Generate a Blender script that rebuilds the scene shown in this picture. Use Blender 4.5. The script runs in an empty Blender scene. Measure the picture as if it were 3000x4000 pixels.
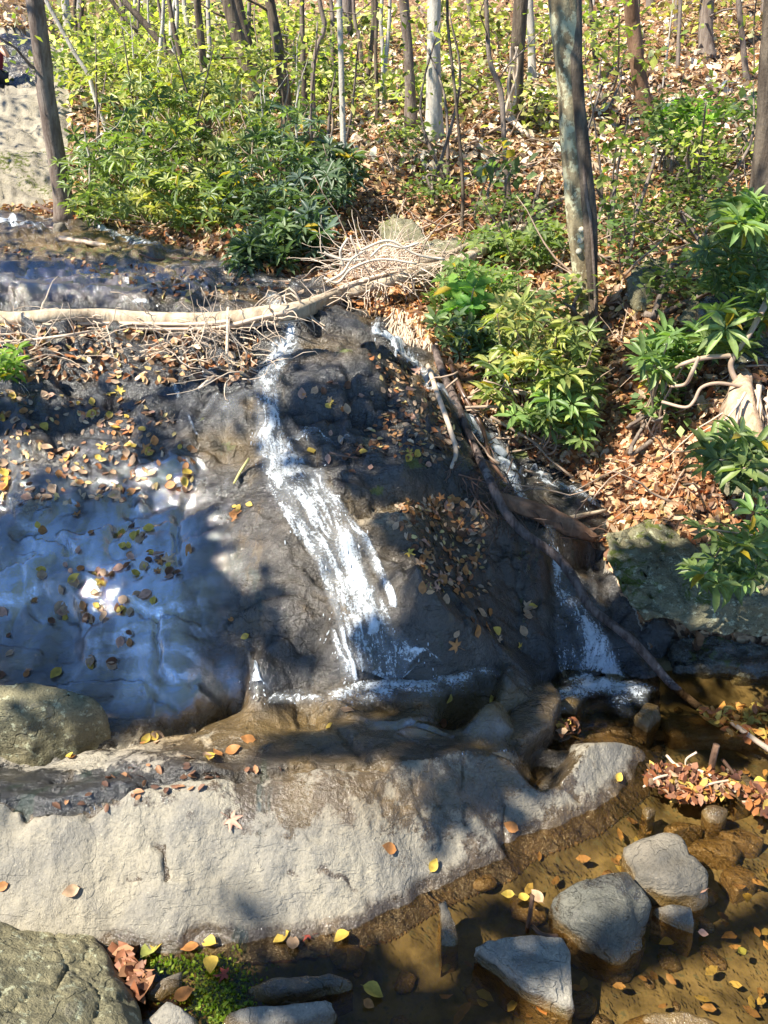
import bpy, bmesh, math, random
import numpy as np
from mathutils import Vector, Matrix
rng = np.random.default_rng(7); random.seed(7)
C = bpy.context.scene.collection
F = 1671.0; CZ = 2.6; PIT = math.radians(22); CS, SN = math.cos(PIT), math.sin(PIT)
# ---- camera maths: measurements taken on the photograph become points in the world
def us(px, py):
    a = (np.asarray(px, float)-829.5)/F; b = (1106-np.asarray(py, float))/F
    k = CS+b*SN
    return a/k, (-SN+b*CS)/k
def at(px, py, Y):
    u, s = us(px, py); return np.array([u*Y, Y, CZ+s*Y])
def atz(px, py, z):
    u, s = us(px, py); Y = (z-CZ)/s; return np.array([u*Y, Y, z])
def proj(x, y, z):
    dz = z-CZ; f = y*CS-dz*SN; up = y*SN+dz*CS; f = np.where(f < .05, .05, f)
    return 829.5+F*x/f, 1106-F*up/f
# ---- noise
def _h(ix, iy, iz, s):
    h = (ix.astype(np.int64)*374761393+iy.astype(np.int64)*668265263+iz.astype(np.int64)*2147483647+s*974634777) & 0xffffffff
    h = ((h ^ (h >> 13))*1274126177) & 0xffffffff
    h = ((h ^ (h >> 16))*2246822519) & 0xffffffff
    return ((h ^ (h >> 15)) & 0xffffff)/float(0xffffff)*2-1
def noise(x, y, z=0., s=0):
    x, y, z = np.broadcast_arrays(np.asarray(x, float), np.asarray(y, float), np.asarray(z, float))
    x0, y0, z0 = np.floor(x), np.floor(y), np.floor(z); fx, fy, fz = x-x0, y-y0, z-z0
    w = lambda t: t*t*t*(t*(t*6-15)+10)
    a, b, c = w(fx), w(fy), w(fz); r = 0
    for i in (0, 1):
        for j in (0, 1):
            for k in (0, 1):
                r = r+_h(x0+i, y0+j, z0+k, s)*(a if i else 1-a)*(b if j else 1-b)*(c if k else 1-c)
    return r
def fbm(x, y, z=0., o=4, s=0):
    r = 0; A = 1.
    for i in range(o):
        r = r+A*noise(np.asarray(x)*2**i, np.asarray(y)*2**i, np.asarray(z)*2**i, s+i); A *= .5
    return r
def sst(a, b, x):
    t = np.clip((x-a)/(b-a), 0, 1); return t*t*(3-2*t)
def inpoly(px, py, poly):
    px = np.asarray(px, float); py = np.asarray(py, float); r = np.zeros(px.shape, bool); n = len(poly)
    for i in range(n):
        x1, y1 = poly[i]; x2, y2 = poly[(i+1) % n]
        if y1 == y2: continue
        c = ((y1 > py) != (y2 > py)) & (px < (x2-x1)*(py-y1)/(y2-y1)+x1); r ^= c
    return r
def dpoly(px, py, pts):
    d = np.full(np.shape(px), 1e9)
    for (x1, y1), (x2, y2) in zip(pts[:-1], pts[1:]):
        dx, dy = x2-x1, y2-y1; t = np.clip(((px-x1)*dx+(py-y1)*dy)/(dx*dx+dy*dy+1e-12), 0, 1)
        d = np.minimum(d, np.hypot(px-x1-t*dx, py-y1-t*dy))
    return d
# ---- the lie of the land: control points (px, py, depth) and (px, py, height)
CY = [
 # cascade face, left
 (0,1400,3.45),(0,1300,3.7),(0,1200,3.95),(0,1100,4.25),(0,1000,4.6),(0,900,5.0),(0,800,5.35),(0,720,5.8),(0,690,6.0),
 (200,1440,3.35),(200,1300,3.7),(200,1150,4.1),(200,1000,4.6),(200,900,4.95),(200,800,5.4),(200,700,5.95),
 (400,1450,3.3),(400,1350,3.5),(400,1250,3.75),(400,1100,4.2),(400,1000,4.55),(400,900,4.9),(400,800,5.35),(400,720,5.8),
 (550,1430,3.25),(600,1350,3.42),(600,1250,3.65),(600,1150,3.9),(600,1050,4.22),(600,960,4.6),(600,870,4.9),(600,800,5.2),(600,740,5.6),(600,700,5.9),
 (800,1400,3.35),(800,1300,3.55),(800,1200,3.78),(800,1100,4.05),(800,1000,4.4),(800,940,4.7),(800,870,4.9),(800,800,5.2),(800,750,5.55),
 (1000,1380,3.38),(1000,1250,3.65),(1000,1120,4.0),(1000,1060,4.3),(960,980,4.6),(920,900,5.0),(880,820,5.4),
 (1130,1420,3.35),(1140,1300,3.65),(1130,1180,4.0),(1080,1110,4.3),
 # second channel
 (1250,1240,4.15),(1260,1320,3.95),(1250,1400,3.78),(1250,1180,4.45),(1200,1120,4.75),(1250,1060,5.05),(1150,1020,5.2),(1050,930,5.45),(1000,850,5.75),(930,770,6.1),(860,720,6.35),(780,680,6.8),
 # slab above the log
 (0,640,7.0),(0,600,8),(0,560,9.2),(0,520,10.4),(0,480,12),(300,660,6.7),(300,620,7.5),(300,560,9.2),(300,510,10.8),(500,660,6.6),(500,610,7.7),(480,570,8.9),(650,640,7.0),(650,600,7.9),(740,610,7.6),(150,470,12.3),
 # right bank
 (950,700,6.5),(1000,720,6.35),(1100,820,6.0),(1265,740,6.8),(1180,900,5.75),(1290,940,5.55),(1400,900,5.6),(1500,960,5.0),(1350,1050,5.0),(1500,1060,4.6),(1640,1060,4.3),(1600,880,4.8),(1600,700,5.7),(1450,760,6.3),(1400,650,7.1),(1350,560,8.6),(1200,570,8.7),(1000,580,8.2),(850,570,8.4),(1100,490,10.3),(930,440,11.3),(1200,400,12),(1500,520,9.3),(1500,400,11.5),(1640,520,8.5),(1600,300,13),(1330,300,14),(1100,280,14),(900,300,13.4),(740,400,12),(600,470,10.6),(450,500,10.5),(330,480,11.8),(1000,200,17),(1400,200,17),(1600,100,21),(1200,100,21),(1000,0,27),(1400,0,26),(1659,0,24),(700,220,18),(700,110,24),(700,0,32),(400,380,15),(400,220,22),(400,60,32),(230,400,14.5),(230,160,26),(200,-60,38),(1350,1120,4.85),(1600,1150,4.35),
 (90,440,13.3),(0,440,13),(0,300,15.5),(0,200,17.5),(0,100,19.5),(0,66,20.2),(110,300,15.8),(110,100,20),(60,10,26),
 (-300,1400,3.45),(-300,1100,4.25),(-300,700,6),(-300,480,12),(-400,200,17),(2000,1100,4.3),(2000,700,5.6),(2000,300,12),(2000,0,22),(829,-200,60),(300,-320,65),(-300,-320,60),(1500,-250,50),
]
CH = [
 (0,1655,.25),(120,1632,.24),(230,1595,.24),(400,1550,.25),(530,1500,.28),(620,1505,.33),(700,1495,.34),(850,1478,.34),(1000,1458,.34),(1100,1445,.32),
 (40,1520,.30),(160,1530,.30),
 (0,1700,.38),(150,1700,.36),(300,1625,.36),(300,1670,.37),(500,1590,.34),(500,1640,.35),(700,1590,.33),(700,1640,.32),(900,1590,.30),(900,1560,.31),(1050,1590,.22),(1050,1520,.31),(1130,1480,.3),(1150,1590,.14),(1190,1480,.24),(1190,1545,.08),
 (100,1755,.42),(280,1706,.43),(450,1678,.42),(700,1663,.39),(880,1645,.37),(1000,1650,.32),(1060,1650,.28),(1120,1665,.16),
 (0,1850,.40),(250,1850,.34),(500,1850,.26),(750,1850,.19),(950,1800,.20),(1060,1750,.17),(0,1950,.34),(250,1950,.22),(500,1950,.16),(750,1930,.11),(850,1900,.1),
 (240,2010,.09),(375,2015,.07),(500,2000,.06),(700,1985,.06),(830,1945,.05),(930,1885,.05),(1015,1855,.05),(1080,1815,.06),(1175,1755,.1),(1265,1720,.12),(1350,1670,.13),(1380,1630,.12),(1300,1640,.2),(1330,1610,.19),(1260,1610,.16),(1250,1690,.16),(1140,1700,.04),(1180,1730,.12),(1200,1610,.05),(1150,1640,.06),
 (400,2190,-.13),(700,2212,-.14),(1000,2150,-.15),(1300,2110,-.15),(1600,2150,-.15),(1600,1900,-.12),(1450,1750,-.12),(1600,1650,-.08),(1600,1480,-.06),(1350,1480,-.06),(1450,1450,-.05),(1640,1450,-.04),(1600,1760,-.1),(2000,1800,-.1),(2000,1500,-.05),(1280,1480,-.02),
 (-300,1850,.4),(-300,1650,.35),(100,2300,-.1),(1000,2400,-.15),(-200,2300,.1),
]
P = []; 
for px, py, Y in CY: p = at(px, py, Y); P.append((p[0]/p[1], math.log(p[1]), p[2]))
for px, py, z in CH: p = atz(px, py, z); P.append((p[0]/p[1], math.log(p[1]), p[2]))
P = np.array(P)
def kern(r2): return np.sqrt(r2+.03**2)
A = np.zeros((len(P)+3, len(P)+3)); D2 = (P[:, None, 0]-P[None, :, 0])**2+(P[:, None, 1]-P[None, :, 1])**2
A[:len(P), :len(P)] = kern(D2)+0*np.eye(len(P)); Q = np.c_[np.ones(len(P)), P[:, :2]]
A[:len(P), len(P):] = Q; A[len(P):, :len(P)] = Q.T
WT = np.linalg.solve(A, np.r_[P[:, 2], 0, 0, 0])
GU = np.arange(-1.14, 1.1401, .003); GV = np.r_[np.arange(math.log(1.1), math.log(8), .004), np.arange(math.log(8), math.log(70), .009)]
nu, nv = len(GU), len(GV)
UU, VV = np.meshgrid(GU, GV); Yg = np.exp(VV); Xg = UU*Yg
Z = np.zeros(UU.shape)
# coarse evaluation then bilinear refinement keeps this quick
cu = np.linspace(GU[0], GU[-1], 300); cv = np.linspace(GV[0], GV[-1], 420)
cU, cV = np.meshgrid(cu, cv); cz = WT[-3]+WT[-2]*cU+WT[-1]*cV
for i in range(len(P)): cz += WT[i]*kern((cU-P[i, 0])**2+(cV-P[i, 1])**2)
def bil(grid, gu, gv, u, v):
    iu = np.clip(np.searchsorted(gu, u)-1, 0, len(gu)-2); iv = np.clip(np.searchsorted(gv, v)-1, 0, len(gv)-2)
    fu = np.clip((u-gu[iu])/(gu[iu+1]-gu[iu]), 0, 1); fv = np.clip((v-gv[iv])/(gv[iv+1]-gv[iv]), 0, 1)
    return grid[iv, iu]*(1-fu)*(1-fv)+grid[iv, iu+1]*fu*(1-fv)+grid[iv+1, iu]*(1-fu)*fv+grid[iv+1, iu+1]*fu*fv
Z = bil(cz, cu, cv, UU, VV)
def H(x, y):
    x = np.asarray(x, float); y = np.maximum(np.asarray(y, float), 1.11)
    return bil(Z, GU, GV, x/y, np.log(y))
YV = np.exp(GV)
def hit(px, py):
    u, s = us(px, py)
    col = np.array([np.interp(u, GU, Z[i]) for i in range(0)]) if 0 else None
    iu = min(max(int((u-GU[0])/.003), 0), nu-2); f = (u-GU[iu])/.003
    c = Z[:, iu]*(1-f)+Z[:, iu+1]*f; d = CZ+s*YV-c
    k = np.where(d <= 0)[0]
    if len(k) == 0: return np.array([u*60, 60, CZ+s*60])
    k = k[0]
    if k == 0: Y = YV[0]
    else: t = d[k-1]/(d[k-1]-d[k]); Y = YV[k-1]+(YV[k]-YV[k-1])*t
    return np.array([u*Y, Y, CZ+s*Y])
def nrm(x, y, e=.04):
    n = np.array([-(H(x+e, y)-H(x-e, y))/(2*e), -(H(x, y+e)-H(x, y-e))/(2*e), np.ones(np.shape(x))]); return n/np.linalg.norm(n, axis=0)
POOL = [(-900,2075),(100,2072),(240,2048),(300,2052),(375,2056),(440,2046),(500,2034),(610,2030),(700,2021),(770,2006),(830,1981),(890,1945),(930,1919),(980,1900),(1015,1886),(1060,1868),(1092,1852),(1086,1828),(1120,1808),(1175,1791),(1220,1775),(1265,1756),(1320,1722),(1365,1682),(1395,1630),(1372,1592),(1310,1574),(1240,1586),(1215,1570),(1200,1510),(1180,1480),(1230,1462),(1340,1462),(1400,1450),(1800,1440),(2400,1440),(2600,2600),(-900,2600)]
WPOOL = [tuple(atz(p[0], p[1], 0.)[:2]) for p in POOL]
wx = Xg+.012*noise(Xg*9, Yg*9, 0, 61)+.006*noise(Xg*30, Yg*30, 0, 62); wy = Yg+.012*noise(Xg*9, Yg*9, 0, 63)+.006*noise(Xg*30, Yg*30, 0, 64)
INP = inpoly(wx, wy, WPOOL); DP = np.full(Z.shape, 9.); nr = Yg < 6; DP[nr] = dpoly(wx[nr], wy[nr], WPOOL+WPOOL[:1])
Z = np.where(INP, -np.minimum(.13, .9*DP), np.minimum(Z, .01+1.1*DP+.0*Z)-.0)
Z = np.where((~INP) & (DP < .4), np.maximum(Z, np.minimum(.02, .3*DP)), Z)
PXg, PYg = proj(Xg, Yg, Z)
# region outlines on the photograph
ROCK = [(-900,2500),(-900,470),(0,452),(120,470),(180,475),(260,492),(330,520),(440,545),(520,575),(600,592),(715,602),(735,640),(860,690),(920,745),(950,800),(980,870),(1040,900),(1110,960),(1220,1010),(1290,1060),(1310,1110),(1310,1200),(1370,1330),(1420,1450),(1425,1560),(1440,1640),(1400,1720),(1300,1800),(1150,1860),(1110,1900),(960,1960),(850,2030),(700,2068),(400,2100),(200,2110)]
SLAB = [(-900,1800),(0,1735),(30,1738),(100,1752),(165,1745),(280,1703),(350,1688),(450,1675),(565,1679),(700,1660),(830,1655),(880,1640),(980,1633),(1120,1623),(1150,1690),(1200,1660),(1245,1590),(1330,1575),(1430,1600),(1430,1650),(1395,1720),(1300,1800),(1150,1860),(1110,1900),(960,1960),(850,2030),(700,2068),(400,2100),(100,2130),(-900,2500)]
CLIFF = [(-900,445),(-900,60),(0,62),(60,66),(130,85),(150,150),(150,430),(60,446)]
mR = inpoly(PXg, PYg, ROCK); mS = inpoly(PXg, PYg, SLAB) & (Z > -.2) & (Yg < 4); mC = inpoly(PXg, PYg, CLIFF) & (Yg > 12)
def blur(m, n=3):
    m = m.astype(float)
    for _ in range(n): m = (m+np.roll(m, 1, 0)+np.roll(m, -1, 0)+np.roll(m, 1, 1)+np.roll(m, -1, 1))/5
    return m
rm = blur(mR | mC, 8)
# relief
LEDGES = [([(590,858),(640,866),(700,872),(752,884)], .13, .30), ([(735,1078),(800,1068),(900,1062),(1030,1052)], .07, .2), ([(-100,806),(60,812),(156,812),(250,822),(360,838),(540,852)], .08, .3),
 ([(250,1086),(320,1064),(400,1042),(445,1024)], .06, .18), ([(335,1412),(355,1425),(380,1434),(430,1431)], .06, .12), ([(575,1380),(648,1364),(720,1340)], .06, .15),
 ([(240,1590),(330,1568),(420,1540),(500,1502),(545,1478)], .12, .08), ([(-100,632),(100,634),(230,650),(330,657),(500,676)], .16, .5), ([(1170,1175),(1310,1168)], .2, .5),
 ([(480,948),(620,950),(780,946),(900,950)], .04, .2), ([(540,1470),(640,1472),(740,1462),(900,1452)], .07, .1), ([(150,905),(300,930),(420,960)], .04, .2), ([(-50,985),(150,1000),(330,1005)], .04, .2),
 ([(820,800),(880,812),(940,850)], .07, .25), ([(60,720),(250,735),(420,742),(560,735)], .06, .25), ([(120,1300),(250,1318),(340,1330)], .025, .12), ([(40,505),(200,520),(420,575)], .05, .5), ([(100,540),(300,580),(520,640)], .05, .5)]
for pts, d, R in LEDGES:
    w = np.array([hit(*p) for p in pts]); o = np.argsort(w[:, 0]); w = w[o]
    yl = np.interp(Xg, w[:, 0], w[:, 1]); s = yl-Yg+.03*noise(Xg*9, Yg*4, 0, 5)
    wd = w[-1, 0]-w[0, 0]; fd = sst(w[0, 0]-.02, w[0, 0]+.15*wd, Xg)*(1-sst(w[-1, 0]-.15*wd, w[-1, 0]+.02, Xg))
    Z = Z-d*sst(0, .035, s)*np.exp(-np.maximum(s, 0)/R)*fd*(s < R*6)
GROOVES = [([(755,815),(800,812),(838,822),(842,862),(800,905),(757,905)], .05, .014), ([(600,948),(700,944),(830,948),(960,940)], .05, .014), ([(360,832),(480,849),(545,842)], .06, .02), ([(745,1079),(850,1069),(1030,1056)], .06, .015), ([(280,1076),(330,1066),(440,1028)], .06, .015), ([(545,1397),(650,1363),(712,1339)], .06, .015), ([(1010,1000),(960,985),(860,990),(800,1000)], .05, .015), ([(980,1310),(1010,1370),(1050,1430)], .03, .01), ([(610,866),(700,878),(752,888)], .05, .015), ([(180,640),(240,655),(330,660),(480,680)], .06, .03), ([(0,640),(90,650),(200,655)], .06, .03), ([(1010,1060),(1060,1140),(1110,1230),(1140,1320)], .04, .015), ([(0,1648),(120,1628),(230,1597),(400,1553),(520,1500)], .09, .035), ([(30,1732),(100,1744),(165,1738),(280,1697),(350,1682),(450,1668),(565,1672),(700,1653),(830,1648)], .05, .025),
 ([(385,1090),(381,1150),(385,1232)], .05, .018), ([(345,1330),(338,1370),(345,1410)], .04, .015), ([(755,815),(752,850),(757,905)], .06, .02), ([(120,1690),(200,1670),(290,1660)], .03, .03),
 ([(1000,1640),(995,1700),(1005,1770)], .02, .012), ([(1075,1690),(1090,1750),(1088,1830)], .025, .012), ([(1180,1700),(1210,1690),(1250,1720)], .03, .015), ([(330,1820),(355,1830),(358,1880)], .03, .015), ([(560,1790),(640,1810),(700,1800)], .012, .01), ([(380,1900),(460,1890),(560,1905)], .012, .01), ([(930,1680),(960,1760),(940,1840)], .012, .01), ([(740,1580),(760,1610),(800,1640)], .025, .02),
 ([(1150,1695),(1160,1650),(1215,1630)], .05, .03), ([(870,1250),(880,1330),(930,1400)], .02, .015), ([(890,1660),(900,1730),(930,1800)], .015, .012), ([(780,1700),(900,1740),(1060,1760)], .01, .012), ([(215,1320),(240,1340),(345,1352)], .02, .012), ([(620,1880),(720,1890),(800,1940)], .012, .02), ([(270,1900),(300,1880),(340,1890)], .012, .012)]
GD = np.zeros(Z.shape)
for pts, d, w_ in GROOVES:
    w = [tuple(hit(*p)[:2]) for p in pts]
    GD = np.minimum(GD, 1) if 0 else GD; dd = dpoly(Xg+.015*noise(Xg*25, Yg*25, 0, 3), Yg+.015*noise(Xg*25, Yg*25, 0, 4), w); Z = Z-d*np.exp(-(dd/w_)**2); GD = np.maximum(GD, np.exp(-(dd/(w_*.9))**2)*min(1, d/.02))
amp = np.clip((Yg-1.5)/4, .35, 1)
nf = np.where(INP, .15, np.clip(DP/.1, .1, 1))
Z = Z+nf*rm*amp*(.03*fbm(Xg*2.2, Yg*2.2, 0, 3, 11)+.034*fbm(Xg*6, Yg*9, 0, 4, 12)*(1-.8*sst(6, 7.2, Yg)))*np.where(mS, .35, 1)
cr = np.abs(noise(Xg*2.3+.5*noise(Xg*4, Yg*4, 0, 70), Yg*3.2+.5*noise(Xg*4, Yg*4, 0, 71), 0, 72)); Z = Z-nf*rm*amp*np.where(mS, .008, .03)*np.exp(-(cr/.035)**2)
nrs = np.where(mS | (Yg < 3), 0, 1)
def terr(s, k, w=.02): return sst(-w, w, s)-.5
wx_ = .35*fbm(Xg*1.6, Yg*1.6, 0, 3, 30)
for sx, sy, sd, am in ((.9, 3.2, 31, .085), (1.8, 7.5, 35, .05), (3.2, 3.0, 37, .03)):
    st = noise(Xg*sx+wx_*2, Yg*sy+wx_*3, 0, sd); Z = Z+rm*nrs*am*terr(st, 0, .022)*amp
FLAT = Z.copy()
Z = Z+(1-rm)*np.where(Z > .02, 1, .12)*(.07*fbm(Xg*1.6, Yg*1.6, 0, 4, 21)*np.clip(Yg/8, .4, 2)+.02*fbm(Xg*9, Yg*9, 0, 2, 22))
Z = Z-np.where((mC), .45*np.abs(noise(Xg*.4, Yg*1.3, 0, 33))+.12*np.abs(noise(Xg*1.2, Yg*4, 0, 34)), 0)
if 1: Z[1:-1, 1:-1] = Z[1:-1, 1:-1]*.8+.05*(Z[2:, 1:-1]+Z[:-2, 1:-1]+Z[1:-1, 2:]+Z[1:-1, :-2])
PXg, PYg = proj(Xg, Yg, Z)
# ---- mesh building
class MB:
    def __init__(s): s.v = []; s.f = []; s.c = []; s.n = 0
    def add(s, v, faces, col=(1, 1, 1, 1)):
        v = np.asarray(v, float).reshape(-1, 3); col = np.asarray(col, float)
        if col.ndim == 1: col = np.tile(col, (len(v), 1))
        s.v.append(v); s.c.append(col)
        for f in (faces if isinstance(faces, list) else [faces]): s.f.append(np.asarray(f, np.int64)+s.n)
        s.n += len(v)
    def build(s, name, mat, parent=None, smooth=True, attr='Col'):
        me = bpy.data.meshes.new(name)
        if s.n:
            V = np.concatenate(s.v); Cc = np.concatenate(s.c)
            me.vertices.add(len(V)); me.vertices.foreach_set('co', V.astype(np.float32).ravel())
            cnt = np.concatenate([np.full(len(f), f.shape[1]) for f in s.f]); idx = np.concatenate([f.ravel() for f in s.f])
            me.loops.add(len(idx)); me.loops.foreach_set('vertex_index', idx.astype(np.int32))
            me.polygons.add(len(cnt)); st_ = np.r_[0, np.cumsum(cnt)[:-1]]
            me.polygons.foreach_set('loop_start', st_.astype(np.int32))
            me.update(calc_edges=True); me.validate()
            if len(me.vertices) == len(Cc):
                a = me.attributes.new(attr, 'FLOAT_COLOR', 'POINT'); a.data.foreach_set('color', Cc.astype(np.float32).ravel())
            me.polygons.foreach_set('use_smooth', np.full(len(me.polygons), smooth)); me.update()
        me.materials.append(mat)
        o = bpy.data.objects.new(name, me); C.objects.link(o)
        if parent is not None: o.parent = parent; o.matrix_parent_inverse = Matrix.Translation(-Vector(parent.location))
        return o
def tag(o, label=None, cat=None, group=None, kind=None):
    if label: o['label'] = label
    if cat: o['category'] = cat
    if group: o['group'] = group
    if kind: o['kind'] = kind
    return o
def empty(name, loc, label, cat, group=None):
    o = bpy.data.objects.new(name, None); o.empty_display_size = .2; o.location = Vector([float(t) for t in loc]); C.objects.link(o); return tag(o, label, cat, group)
def tube(mb, pts, rad, n=6, col=(1, 1, 1, 1), cap=True, wob=0):
    pts = np.asarray(pts, float); m = len(pts); rad = np.broadcast_to(np.asarray(rad, float), (m,))
    T = np.gradient(pts, axis=0); T /= np.linalg.norm(T, axis=1)[:, None]+1e-9
    ref = np.array([0, 0, 1.]) if abs(T[:, 2]).mean() < .8 else np.array([1., 0, 0])
    Aa = np.cross(T, ref); Aa /= np.linalg.norm(Aa, axis=1)[:, None]+1e-9; Bb = np.cross(T, Aa)
    th = np.arange(n)/n*2*np.pi
    r = rad[:, None]*np.ones((1, n))
    if wob: r = r*(1+wob*noise(np.cos(th)[None]*1.5+pts[:, :1]*3, np.sin(th)[None]*1.5, pts[:, 2:3]*2.5+pts[:, :1]*3, 8))
    V = pts[:, None]+r[..., None]*(np.cos(th)[None, :, None]*Aa[:, None]+np.sin(th)[None, :, None]*Bb[:, None])
    i = np.arange(m-1)[:, None]*n; j = np.arange(n)[None]; k = (j+1) % n
    q = np.stack([i+j, i+k, i+n+k, i+n+j], -1).reshape(-1, 4)
    fs = [q]
    V = V.reshape(-1, 3)
    if cap:
        V = np.r_[V, pts[:1], pts[-1:]]; jj = np.arange(n); kk = (jj+1) % n
        fs += [np.c_[np.full(n, m*n), kk, jj], np.c_[np.full(n, m*n+1), (m-1)*n+jj, (m-1)*n+kk]]
    mb.add(V, fs, col)
def spline(pts, n=8):
    pts = np.asarray(pts, float)
    if len(pts) < 3: return np.array([pts[0]+(pts[-1]-pts[0])*t for t in np.linspace(0, 1, n)])
    q = np.r_[[2*pts[0]-pts[1]], pts, [2*pts[-1]-pts[-2]]]; out = []
    for i in range(1, len(q)-2):
        for t in np.arange(n)/n:
            out.append(.5*((2*q[i])+(-q[i-1]+q[i+1])*t+(2*q[i-1]-5*q[i]+4*q[i+1]-q[i+2])*t*t+(-q[i-1]+3*q[i]-3*q[i+1]+q[i+2])*t**3))
    out.append(q[-2]); return np.array(out)
def wander(p, d, L, n=8, j=.3, g=0.):
    p = np.array(p, float); d = np.array(d, float); d /= np.linalg.norm(d)+1e-9; o = [p.copy()]
    for i in range(n):
        d = d+rng.normal(0, j, 3)+np.array([0, 0, -g]); d /= np.linalg.norm(d); p = p+d*L/n; o.append(p.copy())
    return np.array(o)
def norm(a): return a/(np.linalg.norm(a, axis=-1, keepdims=True)+1e-9)
OV = np.array([(0,0,0),(.3,-.45,.05),(.3,0,-.04),(.3,.45,.05),(.7,-.4,.02),(.7,0,-.06),(.7,.4,.02),(1,0,-.14)]); OF3 = np.array([(0,1,2),(0,2,3),(4,7,5),(5,7,6)]); OF4 = np.array([(1,4,5,2),(2,5,6,3)])
DV = np.array([(0,0,0),(.5,-.5,.04),(1,0,-.05),(.5,.5,.04)]); DF = np.array([(0,1,2,3)])
def leaves(mb, Pn, D, N, L, W, col, simple=False, curl=1.):
    Pn = np.asarray(Pn); n = len(Pn)
    if n == 0: return
    D = norm(np.asarray(D)); S = norm(np.cross(N, D)); N = np.cross(D, S); L = np.broadcast_to(L, (n,)); W = np.broadcast_to(W, (n,))
    T = DV if simple else OV; cl = np.broadcast_to(curl, (n,))
    V = Pn[:, None]+T[None, :, 0, None]*(D*L[:, None])[:, None]+T[None, :, 1, None]*(S*W[:, None])[:, None]+T[None, :, 2, None]*(N*(L*cl)[:, None])[:, None]
    k = len(T); off = (np.arange(n)*k)[:, None, None]
    fs = [(DF[None]+off).reshape(-1, 4)] if simple else [(OF3[None]+off).reshape(-1, 3), (OF4[None]+off).reshape(-1, 4)]
    mb.add(V.reshape(-1, 3), fs, np.repeat(np.asarray(col), k, axis=0))
def pal(cols, n, j=.15):
    c = np.array(cols)[rng.integers(0, len(cols), n)]*(1+rng.normal(0, j, (n, 1))); return np.c_[np.clip(c, .005, .95), np.ones(n)]
# ---- materials
def mat(name):
    m = bpy.data.materials.new(name); m.use_nodes = True; nt = m.node_tree; nt.nodes.clear(); return m, nt
class N:
    def __init__(s, nt): s.nt = nt
    def new(s, t, **k):
        n = s.nt.nodes.new(t)
        for a, b in k.items():
            if a.startswith('i_'):
                key = a[2:]; key = int(key) if key.isdigit() else key.replace('_', ' ')
                if hasattr(b, 'links') or isinstance(b, bpy.types.NodeSocket): s.nt.links.new(b, n.inputs[key])
                else: n.inputs[key].default_value = b
            else: setattr(n, a, b)
        return n
    def link(s, a, b): s.nt.links.new(a, b)
    def math(s, op, a, b=0., c=None, clamp=False):
        n = s.nt.nodes.new('ShaderNodeMath'); n.operation = op; n.use_clamp = clamp
        for i, t in enumerate((a, b) if c is None else (a, b, c)):
            if isinstance(t, (int, float)): n.inputs[i].default_value = t
            else: s.nt.links.new(t, n.inputs[i])
        return n.outputs[0]
    def mix(s, f, a, b, blend='MIX'):
        n = s.nt.nodes.new('ShaderNodeMix'); n.data_type = 'RGBA'; n.blend_type = blend
        for k, t in ((0, f), (6, a), (7, b)):
            if isinstance(t, (int, float)): n.inputs[k].default_value = t
            elif isinstance(t, tuple): n.inputs[k].default_value = (*t, 1) if len(t) == 3 else t
            else: s.nt.links.new(t, n.inputs[k])
        return n.outputs[2]
    def noise(s, vec, sc, det=4, rough=.6, dist=0.):
        n = s.new('ShaderNodeTexNoise'); n.inputs['Scale'].default_value = sc; n.inputs['Detail'].default_value = det; n.inputs['Roughness'].default_value = rough; n.inputs['Distortion'].default_value = dist
        if vec is not None: s.nt.links.new(vec, n.inputs['Vector'])
        return n.outputs['Fac']
    def ss(s, x, a, b):
        n = s.nt.nodes.new('ShaderNodeMapRange'); n.interpolation_type = 'SMOOTHSTEP'; s.nt.links.new(x, n.inputs[0]); n.inputs[1].default_value = a; n.inputs[2].default_value = b; return n.outputs[0]
def pos(n): return n.new('ShaderNodeNewGeometry').outputs['Position']
def vscale(n, v, sc):
    m = n.new('ShaderNodeMapping'); m.inputs['Scale'].default_value = sc; n.link(v, m.inputs['Vector']); return m.outputs[0]
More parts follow.
